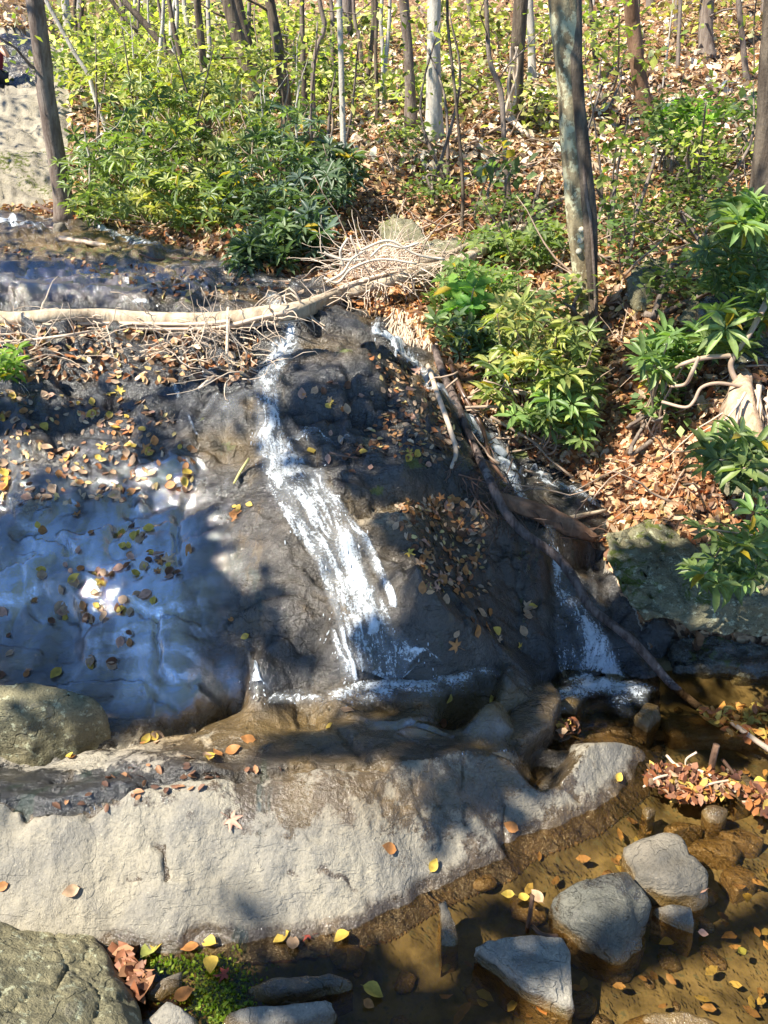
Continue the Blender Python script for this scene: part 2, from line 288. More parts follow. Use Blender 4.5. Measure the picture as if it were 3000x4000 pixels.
def rock_material(name, c1=(.36, .32, .25), c2=(.24, .225, .20), bump=.5, lich=0., waterline=True, wm=(.10, .105, .12), lcol=(.52, .55, .42), coat=1.5, crack=.22, film=0., och=(1., 1.), strata=.45):
    m, nt = mat(name); n = N(nt); p = pos(n)
    a = n.new('ShaderNodeAttribute', attribute_name='m'); sp = n.new('ShaderNodeSeparateColor'); n.link(a.outputs['Color'], sp.inputs[0])
    wet0, moss0, och0 = sp.outputs[0], sp.outputs[1], sp.outputs[2]
    n1 = n.noise(p, 3.5, 6, .62); n2 = n.noise(p, 14, 6, .7, .4); n3 = n.noise(p, 90, 4, .7); n4 = n.noise(p, 300, 2, .6)
    base = n.mix(n.ss(n1, .35, .65), c1, c2)
    base = n.mix(n.math('MULTIPLY', n.ss(n2, .5, .75), .5), base, (.19, .175, .155))
    base = n.mix(n.ss(n3, .58, .72), base, tuple(min(1, t*1.35) for t in c1))
    base = n.mix(n.math('MULTIPLY', n.ss(n3, .48, .3), .6), base, tuple(t*.45 for t in c2))
    base = n.mix(n.math('MULTIPLY', n.math('MULTIPLY', och0, och[1]), n.ss(n1, .3, .55)), base, (.34, .225, .085))
    v = n.new('ShaderNodeTexNoise'); v.inputs['Scale'].default_value = 6; v.inputs['Detail'].default_value = 8; v.inputs['Roughness'].default_value = .75; n.link(p, v.inputs['Vector'])
    w = n.math('ADD', wet0, n.math('MULTIPLY', n.math('SUBTRACT', v.outputs['Fac'], .5), 1.7))
    w = n.ss(w, .44, .56)
    if waterline:
        z = n.new('ShaderNodeSeparateXYZ'); n.link(p, z.inputs[0])
        wl = n.ss(n.math('ADD', z.outputs[2], n.math('MULTIPLY', n.math('SUBTRACT', n2, .5), -.08)), .06, .03); w = n.math('MAXIMUM', w, wl)
    if lich:
        l = n.noise(p, 22, 5, .7); base = n.mix(n.math('MULTIPLY', n.ss(l, .56, .62), lich), base, lcol)
    ck = n.ss(n.math('ABSOLUTE', n.math('SUBTRACT', n.noise(vscale(n, p, (.8, 1.3, 1.6)), 1.3, 3, .5, .2), .5)), .004, .0004); ck2 = n.ss(n.math('ABSOLUTE', n.math('SUBTRACT', n.noise(vscale(n, p, (1.6, .7, 1.)), 2.1, 3, .5, .1), .47)), .005, .0004)
    ckk = n.math('MULTIPLY', n.math('MAXIMUM', ck, n.math('MULTIPLY', ck2, .1)), n.ss(n.noise(p, 1.9, 2), .42, .56))
    mo = n.ss(n.math('ADD', moss0, n.math('MULTIPLY', n.math('SUBTRACT', n2, .5), 1.6)), .5, .7)
    wetc = n.mix(1., base, wm, 'MULTIPLY'); wetc = n.mix(n.ss(n.noise(p, 5, 5, .7), .5, .7), wetc, n.mix(1., wetc, (2.3, 2.2, 2.0), 'MULTIPLY')); mv = vscale(n, p, (1, .5, .5)); wetc = n.mix(n.ss(n.noise(mv, 2.2, 6, .7, .5), .53, .66), wetc, n.mix(n1, (.055, .035, .014), (.12, .082, .035))); wetc = n.mix(n.ss(n.noise(mv, 3.1, 5, .7, .8), .60, .68), wetc, (.016, .026, .016))
    wetc = n.mix(n.math('MULTIPLY', och0, .9*och[0]), wetc, n.mix(n2, (.12, .075, .026), (.26, .17, .06)))
    col = n.mix(w, base, wetc)
    col = n.mix(mo, col, n.mix(n3, (.05, .065, .012), (.14, .155, .03)))
    col = n.mix(n.math('MULTIPLY', ckk, crack), col, (.015, .012, .009))
    rough = n.math('SUBTRACT', .88, n.math('MULTIPLY', w, .66)); rough = n.math('ADD', rough, n.math('MULTIPLY', mo, .5), clamp=True)
    q1 = n.noise(vscale(n, p, (.55, 1.5, 2.2)), 2.4, 5, .55, .25); q2 = n.noise(vscale(n, p, (1.4, 1., .8)), 2.0, 4, .5, .1)
    stp = n.math('ADD', n.math('ADD', n.ss(q1, .445, .452), n.ss(q1, .52, .526)), n.math('MULTIPLY', n.ss(q2, .545, .552), .8)); stp = n.math('MULTIPLY', stp, strata)
    b1 = n.new('ShaderNodeBump', i_Strength=bump*1.3, i_Distance=.03, i_Height=n.math('SUBTRACT', n.math('ADD', n.math('ADD', n2, stp), n.math('MULTIPLY', n.noise(p, 38, 4, .65), .45)), n.math('MULTIPLY', ckk, .8*crack)))
    hh = n.math('ADD', n3, n.math('MULTIPLY', n4, .4))
    b2 = n.new('ShaderNodeBump', i_Strength=bump*.9, i_Distance=.006, i_Height=hh, i_Normal=b1.outputs[0])
    s = n.new('ShaderNodeBsdfPrincipled', i_Base_Color=col, i_Roughness=rough, i_Normal=b2.outputs[0])
    n.link(n.math('ADD', .3, n.math('MULTIPLY', w, .35)), s.inputs['Specular IOR Level'])
    n.link(n.math('MULTIPLY', n.math('MULTIPLY', w, n.math('SUBTRACT', 1., mo, clamp=True)), n.math('MULTIPLY', a.outputs['Alpha'], n.math('SUBTRACT', 1., n.math('MULTIPLY', och0, .55)))), s.inputs['Coat Weight']); s.inputs['Coat Roughness'].default_value = .07; s.inputs['Coat IOR'].default_value = coat
    b3 = n.new('ShaderNodeBump', i_Strength=bump*1.0, i_Distance=.018, i_Height=n.math('ADD', n.noise(p, 42, 4, .7), n.math('MULTIPLY', n3, .3)), i_Normal=b1.outputs[0]); n.link(b3.outputs[0], s.inputs['Coat Normal'])
    res = s.outputs[0]
    if film:
        b4 = n.new('ShaderNodeBump', i_Strength=.35, i_Distance=.012, i_Height=n.math('ADD', n2, n.noise(p, 42, 4, .7))); gl = n.new('ShaderNodeBsdfGlossy', i_Roughness=.05, i_Normal=b4.outputs[0]); f_ = n.math('MULTIPLY', n.math('MULTIPLY', n.math('MULTIPLY', w, n.math('ADD', .35, n.math('MULTIPLY', n.ss(n.noise(vscale(n, p, (1.4, .6, .6)), 2.6, 5, .65), .40, .55), .65))), n.ss(a.outputs['Alpha'], .25, .95)), n.math('SUBTRACT', film, n.math('MULTIPLY', mo, film)))
        res = n.new('ShaderNodeMixShader', i_0=f_, i_1=s.outputs[0], i_2=gl.outputs[0]).outputs[0]
    o = n.new('ShaderNodeOutputMaterial'); n.link(res, o.inputs[0]); return m
def leaf_material(name, rough=.5, trans=.35, spec=.4, tmul=(1.3, 1.5, .5)):
    m, nt = mat(name); n = N(nt); a = n.new('ShaderNodeAttribute', attribute_name='Col').outputs['Color']
    k = n.noise(pos(n), 40, 3); c = n.mix(n.math('MULTIPLY', n.ss(k, .35, .7), .3), a, (.02, .02, .01))
    s = n.new('ShaderNodeBsdfPrincipled', i_Base_Color=c, i_Roughness=rough); s.inputs['Specular IOR Level'].default_value = spec
    t = n.new('ShaderNodeBsdfTranslucent', i_Color=n.mix(1., c, tmul, 'MULTIPLY'))
    x = n.new('ShaderNodeMixShader', i_0=trans, i_1=s.outputs[0], i_2=t.outputs[0]); o = n.new('ShaderNodeOutputMaterial'); n.link(x.outputs[0], o.inputs[0]); return m
def bark_material(name, c1, c2, sc=14., lich=None, lf=.62, bump=.7):
    m, nt = mat(name); n = N(nt); p = pos(n); q = vscale(n, p, (1, 1, .18)); a = n.noise(q, sc, 6, .65, .3); b = n.noise(p, 30, 4)
    c = n.mix(n.ss(a, .35, .65), c1, c2); c = n.mix(n.math('MULTIPLY', n.ss(b, .5, .75), .4), c, tuple(t*.5 for t in c1))
    if lich: c = n.mix(n.ss(n.noise(p, 7, 5, .7), lf, lf+.06), c, lich)
    bp = n.new('ShaderNodeBump', i_Strength=bump, i_Distance=.03, i_Height=n.math('ADD', a, n.math('MULTIPLY', b, .3)))
    s = n.new('ShaderNodeBsdfPrincipled', i_Base_Color=c, i_Roughness=.85, i_Normal=bp.outputs[0]); s.inputs['Specular IOR Level'].default_value = .2
    o = n.new('ShaderNodeOutputMaterial'); n.link(s.outputs[0], o.inputs[0]); return m
def ground_material():
    m, nt = mat('leaf_litter_soil'); n = N(nt); p = pos(n)
    nz = n.new('ShaderNodeTexNoise'); nz.inputs['Scale'].default_value = 6; n.link(p, nz.inputs['Vector'])
    q = n.mix(.25, p, nz.outputs['Color'], 'LINEAR_LIGHT')
    v = n.new('ShaderNodeTexVoronoi'); v.inputs['Scale'].default_value = 14; n.link(q, v.inputs['Vector'])
    sc = n.new('ShaderNodeSeparateColor'); n.link(v.outputs['Color'], sc.inputs[0])
    r = n.new('ShaderNodeValToRGB'); n.link(sc.outputs[0], r.inputs[0]); e = r.color_ramp.elements
    e[0].position = 0; e[0].color = (.045, .028, .016, 1); e[1].position = 1; e[1].color = (.40, .27, .15, 1)
    for x, c in ((.3, (.12, .06, .03, 1)), (.55, (.25, .125, .055, 1)), (.75, (.33, .20, .11, 1))): k = e.new(x); k.color = c
    big = n.noise(p, 1.1, 4); c = n.mix(n.ss(big, .5, .7), r.outputs[0], (.10, .065, .035))
    a = n.new('ShaderNodeAttribute', attribute_name='m'); sp = n.new('ShaderNodeSeparateColor'); n.link(a.outputs['Color'], sp.inputs[0])
    g = n.math('MULTIPLY', sp.outputs[1], n.ss(n.noise(p, 5, 4), .4, .6)); c = n.mix(g, c, (.07, .12, .02))
    bed = n.noise(p, 7, 6, .65); bedc = n.mix(n.ss(bed, .35, .65), (.075, .06, .028), (.21, .165, .08)); bedc = n.mix(n.ss(n.noise(p, 28, 3), .55, .7), bedc, (.10, .10, .06))
    c = n.mix(sp.outputs[0], c, bedc)
    bp = n.new('ShaderNodeBump', i_Strength=.9, i_Distance=.03, i_Height=n.math('ADD', n.math('MULTIPLY', v.outputs['Distance'], n.math('SUBTRACT', 1., sp.outputs[0], clamp=True)), n.math('MULTIPLY', bed, .15)))
    s = n.new('ShaderNodeBsdfPrincipled', i_Base_Color=c, i_Roughness=.8, i_Normal=bp.outputs[0]); s.inputs['Specular IOR Level'].default_value = .25
    o = n.new('ShaderNodeOutputMaterial'); n.link(s.outputs[0], o.inputs[0]); return m
def water_material():
    m, nt = mat('stream_water'); n = N(nt); p = pos(n)
    a = n.noise(vscale(n, p, (1, 1, 1)), 9, 4, .6, 1.); b = n.noise(vscale(n, p, (1, .6, 1)), 38, 2)
    bp = n.new('ShaderNodeBump', i_Strength=.32, i_Distance=.02, i_Height=n.math('ADD', a, n.math('MULTIPLY', b, .5)))
    t = n.new('ShaderNodeBsdfTransparent', i_Color=(.88, .78, .60, 1)); g = n.new('ShaderNodeBsdfGlossy', i_Roughness=.03, i_Normal=bp.outputs[0])
    f = n.new('ShaderNodeFresnel', i_IOR=1.42, i_Normal=bp.outputs[0])
    x = n.new('ShaderNodeMixShader', i_0=f.outputs[0], i_1=t.outputs[0], i_2=g.outputs[0]); o = n.new('ShaderNodeOutputMaterial'); n.link(x.outputs[0], o.inputs[0]); return m
def white_material(name, vs=5., base=0.):
    # Col.r = across 0..1, Col.g = metres along the flow, Col.b = how much white water there is
    m, nt = mat(name); n = N(nt); a = n.new('ShaderNodeAttribute', attribute_name='Col'); sp = n.new('ShaderNodeSeparateColor'); n.link(a.outputs['Color'], sp.inputs[0])
    cb = n.new('ShaderNodeCombineXYZ'); n.link(n.math('MULTIPLY', sp.outputs[0], 1.), cb.inputs[0]); n.link(n.math('MULTIPLY', sp.outputs[1], .24), cb.inputs[1])
    v1 = n.noise(cb.outputs[0], 22, 6, .65, .6); v2 = n.noise(pos(n), 75, 3, .6, .5); v3 = n.noise(cb.outputs[0], 7, 3)
    t = n.math('ADD', n.math('ADD', n.math('MULTIPLY', v1, .60), n.math('MULTIPLY', v2, .30)), n.math('MULTIPLY', v3, .25))
    al = n.ss(n.math('ADD', t, n.math('MULTIPLY', n.math('SUBTRACT', sp.outputs[2], .5), .36)), .55, .73); al = n.math('MAXIMUM', al, n.math('MULTIPLY', n.ss(sp.outputs[2], .05, .9), .15))
    bp = n.new('ShaderNodeBump', i_Strength=.6, i_Distance=.012, i_Height=t)
    s = n.new('ShaderNodeBsdfPrincipled', i_Base_Color=(.60, .64, .67, 1), i_Roughness=.25, i_Normal=bp.outputs[0], i_Alpha=n.math('MULTIPLY', al, .93))
    s.inputs['Subsurface Weight'].default_value = 0
    o = n.new('ShaderNodeOutputMaterial'); n.link(s.outputs[0], o.inputs[0]); return m
def plain(name, c, rough=.6, nsc=20, var=.35):
    m, nt = mat(name); n = N(nt); k = n.noise(pos(n), nsc, 4); col = n.mix(n.math('MULTIPLY', n.ss(k, .3, .7), var), c, tuple(t*.4 for t in c))
    s = n.new('ShaderNodeBsdfPrincipled', i_Base_Color=col, i_Roughness=rough); o = n.new('ShaderNodeOutputMaterial'); n.link(s.outputs[0], o.inputs[0]); return m
M_BED = rock_material('bedrock', bump=.65, coat=2.2, film=.8); M_SLAB = rock_material('pale_slab', c1=(.31, .275, .21), c2=(.215, .20, .17), bump=.5, wm=(.28, .225, .165), crack=0., och=(.35, .3), strata=.2)
M_BOULD = rock_material('boulder_stone', c1=(.25, .22, .13), c2=(.15, .14, .085), bump=.7, lich=.7, wm=(.25, .25, .22), lcol=(.46, .47, .32), crack=0.); M_STONE = rock_material('stream_stone', c1=(.22, .19, .145), c2=(.125, .115, .095), bump=.6, wm=(.3, .27, .24), crack=.0)
M_CLIFF = rock_material('sunlit_cliff', c1=(.38, .33, .24), c2=(.24, .21, .16), bump=.5, waterline=False)
M_GROUND = ground_material(); M_WATER = water_material(); M_WHITE = white_material('white_water')
M_RHODO = leaf_material('rhododendron_leaf', .42, .36, .4); M_BRIGHT = leaf_material('woodland_leaf', .5, .5, .3); M_FALLEN = leaf_material('fallen_leaf', .55, .12, .3, (1.1, .9, .5))
M_BARK = bark_material('grey_brown_bark', (.13, .095, .075), (.26, .21, .17)); M_DARKB = bark_material('dark_bark', (.075, .055, .04), (.18, .14, .10))
M_MAINB = bark_material('lichened_bark', (.17, .125, .07), (.34, .28, .165), 12., (.50, .47, .30), .50); M_PALEB = bark_material('pale_bark', (.36, .32, .27), (.55, .5, .42))
M_LOG = bark_material('weathered_log', (.32, .24, .16), (.52, .43, .31), 10.); M_TWIG = plain('dead_twig', (.62, .48, .35), .7); M_DTWIG = plain('dark_wet_wood', (.13, .075, .05), .35)
M_WETLOG = bark_material('wet_brown_wood', (.14, .075, .045), (.27, .16, .10), 9.); M_STEM = plain('shrub_stem', (.42, .30, .21), .6); M_BRANCH = bark_material('wet_grey_branch', (.06, .042, .036), (.20, .155, .135), 22., (.28, .24, .21), .6, 1.)
M_PALE = rock_material('pale_stone', c1=(.36, .32, .25), c2=(.23, .215, .185), bump=.6, wm=(.3, .27, .24), crack=.0); M_DARKS = rock_material('dark_stone', c1=(.17, .16, .125), c2=(.10, .10, .085), bump=.7, wm=(.3, .27, .24), crack=.2)
# ---- terrain objects
ww = np.zeros(Z.shape+(4,)); ww[..., 3] = 1
def paint(ch, blobs):
    for px, py, rx, ry, v in blobs:
        g = np.exp(-(((PXg-px)/rx)**2+((PYg-py)/ry)**2)); ww[..., ch] = ww[..., ch]*(1-g)+v*g
face = inpoly(PXg, PYg, ROCK)
ww[..., 0] = np.where(mS, np.clip(.08+(PXg-250)/700*.34, .08, .42)-.25*sst(1850, 1950, PYg), .95)
paint(0, [(50,980,160,90,.62),(40,1080,130,60,.55),(260,1290,120,50,.7),(60,560,200,40,.6),(300,590,250,30,.55),(850,1120,160,50,.5),(120,1640,230,35,.30),(350,1600,200,40,.33),(500,1610,150,40,.6),(700,1720,220,45,.62),(900,1760,150,60,.55),(560,1760,120,60,.6),(1000,1700,120,50,.48),(400,1740,90,30,.45),(80,1715,70,18,.7),(230,1735,60,14,.7),(1130,1680,70,30,.85),(1280,1590,80,14,.9),(1180,1640,40,40,.9),(770,1730,260,55,.60),(980,1720,130,75,.60),(600,1700,220,30,.62),(1060,1800,60,60,.5),(330,1720,80,25,.5),(820,1850,200,40,.36),(120,1850,250,70,.0),(420,1910,260,60,.02),(1330,1630,50,40,.22),(160,720,160,25,.5)])
paint(1, [(735,757,50,9,.75),(500,965,60,25,.55),(450,905,120,30,.35),(900,1000,50,22,.75),(1120,980,50,20,.7),(820,1060,40,20,.6),(200,540,300,22,.58),(330,560,200,16,.55),(400,650,140,15,.55),(560,690,60,10,.4),(950,1100,100,30,.38),(900,890,40,40,.5),(60,590,30,20,.6),(1130,1300,20,120,.45),(1150,1200,40,60,.5),(240,1870,60,20,.3),(250,1930,60,15,.4)])
paint(2, [(850,1130,190,60,.8),(500,970,120,40,.7),(600,1570,300,50,.95),(1000,1530,200,50,1.),(400,1560,150,60,.7),(1150,1560,90,60,.9),(850,1720,220,80,.9),(200,530,420,40,.95),(500,640,200,20,.6),(100,620,200,20,.4),(350,590,200,20,.6),(950,810,80,40,.6),(700,750,100,30,.4),(1300,1590,80,20,.6),(700,1250,500,200,.15),(1050,1680,100,30,.6)])
ww[..., 0] = np.where(mS, np.maximum(ww[..., 0], .85*GD), ww[..., 0])
ww[..., 3] = np.where(mS, 1., .16); paint(3, [(120,1250,280,190,1.),(330,1260,110,200,.95),(200,600,420,50,.6),(900,1570,260,40,.5),(350,1480,200,60,.8),(370,1010,60,25,.9)])
ww[..., 1] = np.where(face | mC, ww[..., 1], 0)
def grid_object(name, mask, mt):
    q = mask[:-1, :-1] & mask[1:, :-1] & mask[:-1, 1:] & mask[1:, 1:] if False else mask[:-1, :-1]
    iv, iu = np.where(q); a = iv*nu+iu; f = np.c_[a, a+1, a+nu+1, a+nu]
    used, inv = np.unique(f, return_inverse=True); mb = MB(); V = np.stack([Xg, Yg, Z], -1).reshape(-1, 3)[used]
    mb.add(V, inv.reshape(f.shape), ww.reshape(-1, 4)[used]); return mb.build(name, mt, attr='m')
gm = ww.copy(); under = (1-sst(.0, .05, Z))*(Yg < 5.5)
ground_mask = ~(mR | mC)
ww[..., 0] = np.where(ground_mask, under, ww[..., 0])
gg = np.zeros(Z.shape)
for px, py, rx, ry, v in [(1450,450,260,120,.8),(1100,350,300,60,.4),(1300,600,200,100,.6),(300,100,350,120,.7),(300,300,300,150,.7),(1150,750,150,150,.6)]:
    gg = np.maximum(gg, v*np.exp(-(((PXg-px)/rx)**2+((PYg-py)/ry)**2)))
ww[..., 1] = np.where(ground_mask, gg, ww[..., 1])
cn = fbm(Xg*.6, Yg*.5, 0, 3, 81); ww[..., 0] = np.where(mC, .25+.5*cn, ww[..., 0]); ww[..., 1] = np.where(mC, .15+.5*fbm(Xg*.5, Yg*.6, 0, 3, 82), ww[..., 1])
paintc = [(20,160,60,40,.7),(60,200,80,20,.6)]
o = grid_object('hillside_ground', ground_mask, M_GROUND); tag(o, kind='structure')
o = grid_object('cascade_bedrock', mR & ~mS, M_BED); tag(o, kind='structure')
o = grid_object('slab_rock', mS, M_SLAB); tag(o, 'wide pale beige flat rock slab with brown wet patches in front of the waterfall', 'rock')
o = grid_object('rock_outcrop', mC & ~mR, M_CLIFF); tag(o, 'tall smooth sunlit tan rock outcrop behind the leftmost tree', 'rock')
# ---- pool water
mb = MB(); xs = np.arange(-1.6, 4.6, .03); ys = np.arange(1.15, 4.3, .03); X, Y = np.meshgrid(xs, ys)
zz = .004*fbm(X*5, Y*5, 0, 3, 44)+np.where(Y > 2.9, .008*fbm(X*9, Y*9, 0, 2, 45), 0)
px, py = proj(X, Y, zz); hz = H(X, Y); keep = (hz < .02)
keep = keep | np.roll(keep, 1, 0) | np.roll(keep, -1, 0) | np.roll(keep, 1, 1) | np.roll(keep, -1, 1)
iv, iu = np.where(keep[:-1, :-1]); n_ = len(xs); a = iv*n_+iu; f = np.c_[a, a+1, a+n_+1, a+n_]; used, inv = np.unique(f, return_inverse=True)
mb.add(np.stack([X, Y, zz], -1).reshape(-1, 3)[used], inv.reshape(f.shape)); tag(mb.build('water', M_WATER), kind='structure')
# ---- white water
def stream(mb, pts, lift=.02, nseg=10, acr=14, bump=.02, seed=0):
    # pts: (px, py, half width px, density)
    p = spline(np.array([(a, b, c*10, d*1000) for a, b, c, d in pts]), nseg)
    L = np.zeros(len(p)); W = []
    for i, (a, b, c, d) in enumerate(p):
        lft = hit(a-c/10, b); rgt = hit(a+c/10, b); W.append((lft, rgt))
        if i: L[i] = L[i-1]+np.linalg.norm((lft+rgt-W[i-1][0]-W[i-1][1])/2)
    u = np.linspace(0, 1, acr); V = np.array([l+(r-l)*u[:, None] for l, r in W]); h = H(V[..., 0], V[..., 1])
    wd = np.array([np.linalg.norm(r-l) for l, r in W])[:, None]
    ed = 1-np.abs(2*u-1)**3
    V[..., 2] = h+lift*ed[None]+.004+bump*ed[None]*np.abs(fbm(V[..., 0]*14, V[..., 1]*9, V[..., 2]*9, 3, 50+seed))
    m_ = len(p); col = np.zeros((m_, acr, 4)); col[..., 0] = u[None]*wd+seed; col[..., 1] = L[:, None]+seed*3; col[..., 2] = (p[:, 3]/1000)[:, None]*(ed[None]*.8+.2)-.35*(1-ed[None]); col[..., 3] = 1
    tap = np.minimum(1, np.minimum(np.arange(m_), m_-1-np.arange(m_))/3)[:, None]; col[..., 2] = col[..., 2]*(.6+.4*tap)
    i = np.arange(m_-1)[:, None]*acr; j = np.arange(acr-1)[None]; q = np.stack([i+j, i+j+1, i+acr+j+1, i+acr+j], -1).reshape(-1, 4)
    mb.add(V.reshape(-1, 3), q, col.reshape(-1, 4))
def flecks(mb, S, n, seed):
    g = np.random.default_rng(seed); bmi = bmesh.new(); bmesh.ops.create_icosphere(bmi, subdivisions=1, radius=1.); IV_ = np.array([v.co[:] for v in bmi.verts]); IF_ = np.array([[v.index for v in f.verts] for f in bmi.faces]); bmi.free()
    for k in range(n):
        s = S[g.integers(len(S))]; i = g.integers(len(s)-1); t = g.random(); q = [s[i][j]*(1-t)+s[i+1][j]*t for j in range(4)]
        if q[3] < .5 or q[2] < 12: continue
        p = hit(q[0]+g.normal(0, .65)*q[2], q[1]+g.normal(0, 8)); nn_ = nrm(p[0], p[1], .03); tn = np.array([nn_[0]*nn_[2], nn_[1]*nn_[2], -(nn_[0]**2+nn_[1]**2)]); tn = tn/(np.linalg.norm(tn)+1e-6)
        r = g.uniform(.0012, .0034)*(1+.12*(p[1]-3)); el_ = g.uniform(1.2, 5); V = IV_*r; V = V+tn[None]*(IV_@tn)[:, None]*r*(el_-1); mb.add(V+p+nn_*g.uniform(.008, .035), IF_, (0, 0, 2., 1))
mb = MB()
S = [[(628,690,16,.8),(622,730,30,.75),(614,760,50,.75),(592,790,40,.72),(576,830,36,.66),(580,880,40,.64),(582,930,42,.66),(592,960,60,.7),(612,1000,64,.68),(640,1050,66,.62),(680,1110,70,.62),(722,1180,70,.62),(752,1250,64,.72),(775,1310,80,.66),(795,1370,88,.60),(815,1440,105,.56),(835,1482,125,.72)],
 [(570,950,30,.7),(590,1000,45,.7),(610,1080,35,.5),(650,1150,28,.6),(695,1220,22,.7),(715,1290,16,.6),(735,1350,12,.6),(745,1400,10,.6),(762,1440,8,.7),(768,1482,9,.8)],
 [(680,1020,30,.7),(700,1060,25,.7),(745,1120,22,.6),(790,1180,18,.7),(820,1240,16,.8),(845,1290,14,.9),(850,1322,12,.8)],
 [(740,1150,30,.6),(765,1230,26,.8),(790,1300,26,.8),(810,1350,20,.85),(800,1385,14,.8)],
 [(850,1360,30,.5),(885,1430,50,.64),(915,1480,60,.78)],[(720,1380,14,.5),(740,1430,16,.55),(765,1485,18,.7)],[(650,1440,20,.3),(680,1480,26,.35)],[(820,1380,10,.6),(840,1430,12,.7),(850,1480,14,.8)],
 [(520,1280,8,.15),(525,1340,8,.2),(530,1400,8,.3),(545,1440,9,.5),(552,1475,14,.85),(565,1510,30,.95)],
 [(430,560,120,.3),(520,590,60,.4),(560,620,40,.4),(600,660,24,.6),(625,700,18,.8)],
 [(490,960,12,.2),(495,1020,12,.25),(488,1080,10,.25),(492,1160,8,.2),(505,1240,6,.15)],
 [(375,838,8,.6),(382,850,9,.7),(390,875,8,.4)], [(405,900,5,.5),(418,930,6,.6),(430,948,4,.5)], [(600,945,60,.5),(680,952,30,.5),(760,958,12,.4)],
 [(540,850,20,.4),(500,880,40,.35),(470,930,40,.3)], [(470,858,10,.5),(420,930,10,.3)],
 [(640,1110,30,.3),(560,1180,60,.12),(600,1280,60,.12),(620,1340,60,.1)]]
for i, s in enumerate(S): stream(mb, s, seed=i)
flecks(mb, S, 350, 1)
tag(mb.build('waterfall', M_WHITE), 'main white waterfall spreading down the centre of the dark rock face', 'waterfall')
mb = MB()
S = [[(818,690,6,.6),(812,720,14,.9),(830,735,22,.9),(868,755,26,.9),(900,790,24,.9),(925,825,24,.85),(945,850,16,.8),(1010,900,22,.8),(1046,940,32,.9),(1074,978,36,.9),(1098,1015,30,.85),(1112,1050,22,.75),(1136,1100,24,.6),(1175,1140,20,.4)],
 [(1080,1008,10,.8),(1120,1010,16,.9),(1165,1030,22,.7),(1210,1055,30,.55),(1265,1080,30,.55),(1290,1100,20,.5)],
 [(1180,1130,25,.45),(1190,1180,18,.5),(1205,1220,18,.8),(1215,1270,28,.66),(1245,1330,36,.7),(1280,1390,44,.7),(1290,1430,56,.72),(1290,1472,74,.8)],
 [(1270,1170,20,.25),(1275,1220,18,.3),(1280,1290,16,.3),(1300,1380,18,.45),(1325,1440,22,.8),(1330,1480,40,.95)],
 [(1230,1280,30,.3),(1210,1340,24,.35),(1220,1400,30,.45),(1240,1450,40,.6)]]
for i, s in enumerate(S): stream(mb, s, seed=20+i)
flecks(mb, S, 200, 2)
tag(mb.build('waterfall', M_WHITE), 'narrow side waterfall down the right channel beside the mossy boulder', 'waterfall')
mb = MB()
S = [[(-20,462,40,.7),(20,478,45,.85),(60,486,40,.7),(120,500,30,.35)], [(200,490,18,.6),(240,500,26,.8),(290,520,40,.8),(340,535,30,.5),(450,545,30,.4)], [(285,660,10,.6),(300,668,28,.6),(310,678,20,.4)], [(580,605,30,.5),(640,620,40,.5)]]
for i, (s, lab) in enumerate(zip(S, ['white riffle of the upper creek at the left edge', 'white riffle of the upper creek below the leftmost tree', 'tiny white fall under the dark ledge above the fallen trunk', 'faint white slide of water feeding the main waterfall'])):
    mb = MB(); stream(mb, s, seed=40+i, lift=.01); tag(mb.build('riffle', M_WHITE), lab, 'riffle', 'small riffles above the fallen trunk')
# foam where the falls land
def foam(name, path, label, zfun, seed):
    mb = MB(); 
    for k, (px, py, rx, ry, d) in enumerate(path):
        g = 26; ths = np.linspace(0, 2*np.pi, g, endpoint=False); rr = np.linspace(0, 1, 8)
        c = zfun(px, py); V = []; col = []
        for r in rr:
            for t in ths:
                q = zfun(px+rx*r*math.cos(t)*(1+.2*math.sin(3*t+k)), py+ry*r*math.sin(t)*(1+.2*math.cos(2*t+k))); n_ = float(fbm(q[0]*12, q[1]*12, k, 3, seed)); q[2] += .008+.03*(1-r*r)*abs(n_)+.01*(1-r); V.append(q); col.append((q[0]*2.5, q[1]*10, d*.85*(1-r**2), 1))
        i = np.arange(7)[:, None]*g; j = np.arange(g)[None]; kk = (j+1) % g; f = np.stack([i+j, i+kk, i+g+kk, i+g+j], -1).reshape(-1, 4); mb.add(np.array(V), f, np.array(col))
    return tag(mb.build(name, M_WHITE), label, 'foam')
foam('foam', [(575,1508,50,24,.95),(650,1514,80,13,.75),(745,1505,60,20,.85),(820,1494,80,26,1.),(900,1484,85,26,1.05),(975,1470,75,24,.95),(1045,1455,50,18,.7),(640,1500,60,14,.5),(790,1520,90,14,.5),(960,1500,110,14,.45),(700,1525,80,8,.5),(860,1515,120,12,.45)], 'long line of white foam along the foot of the main waterfall', lambda a_, b_: atz(a_, b_, float(np.interp(a_, [530, 620, 1100], [.31, .355, .345]))), 60)
foam('foam', [(1290,1485,80,30,1.15),(1350,1490,70,22,1.1),(1235,1505,50,28,1.0),(1215,1525,40,20,.9),(1375,1505,40,30,.8),(1340,1520,40,40,.7),(1260,1470,50,20,.9),(1180,1515,30,12,.7)], 'churning white foam in the pool under the right side waterfall', lambda a, b: atz(a, b, max(.012, float(hit(a, b)[2]) if hit(a, b)[1] > 3.2 else .012)), 70)
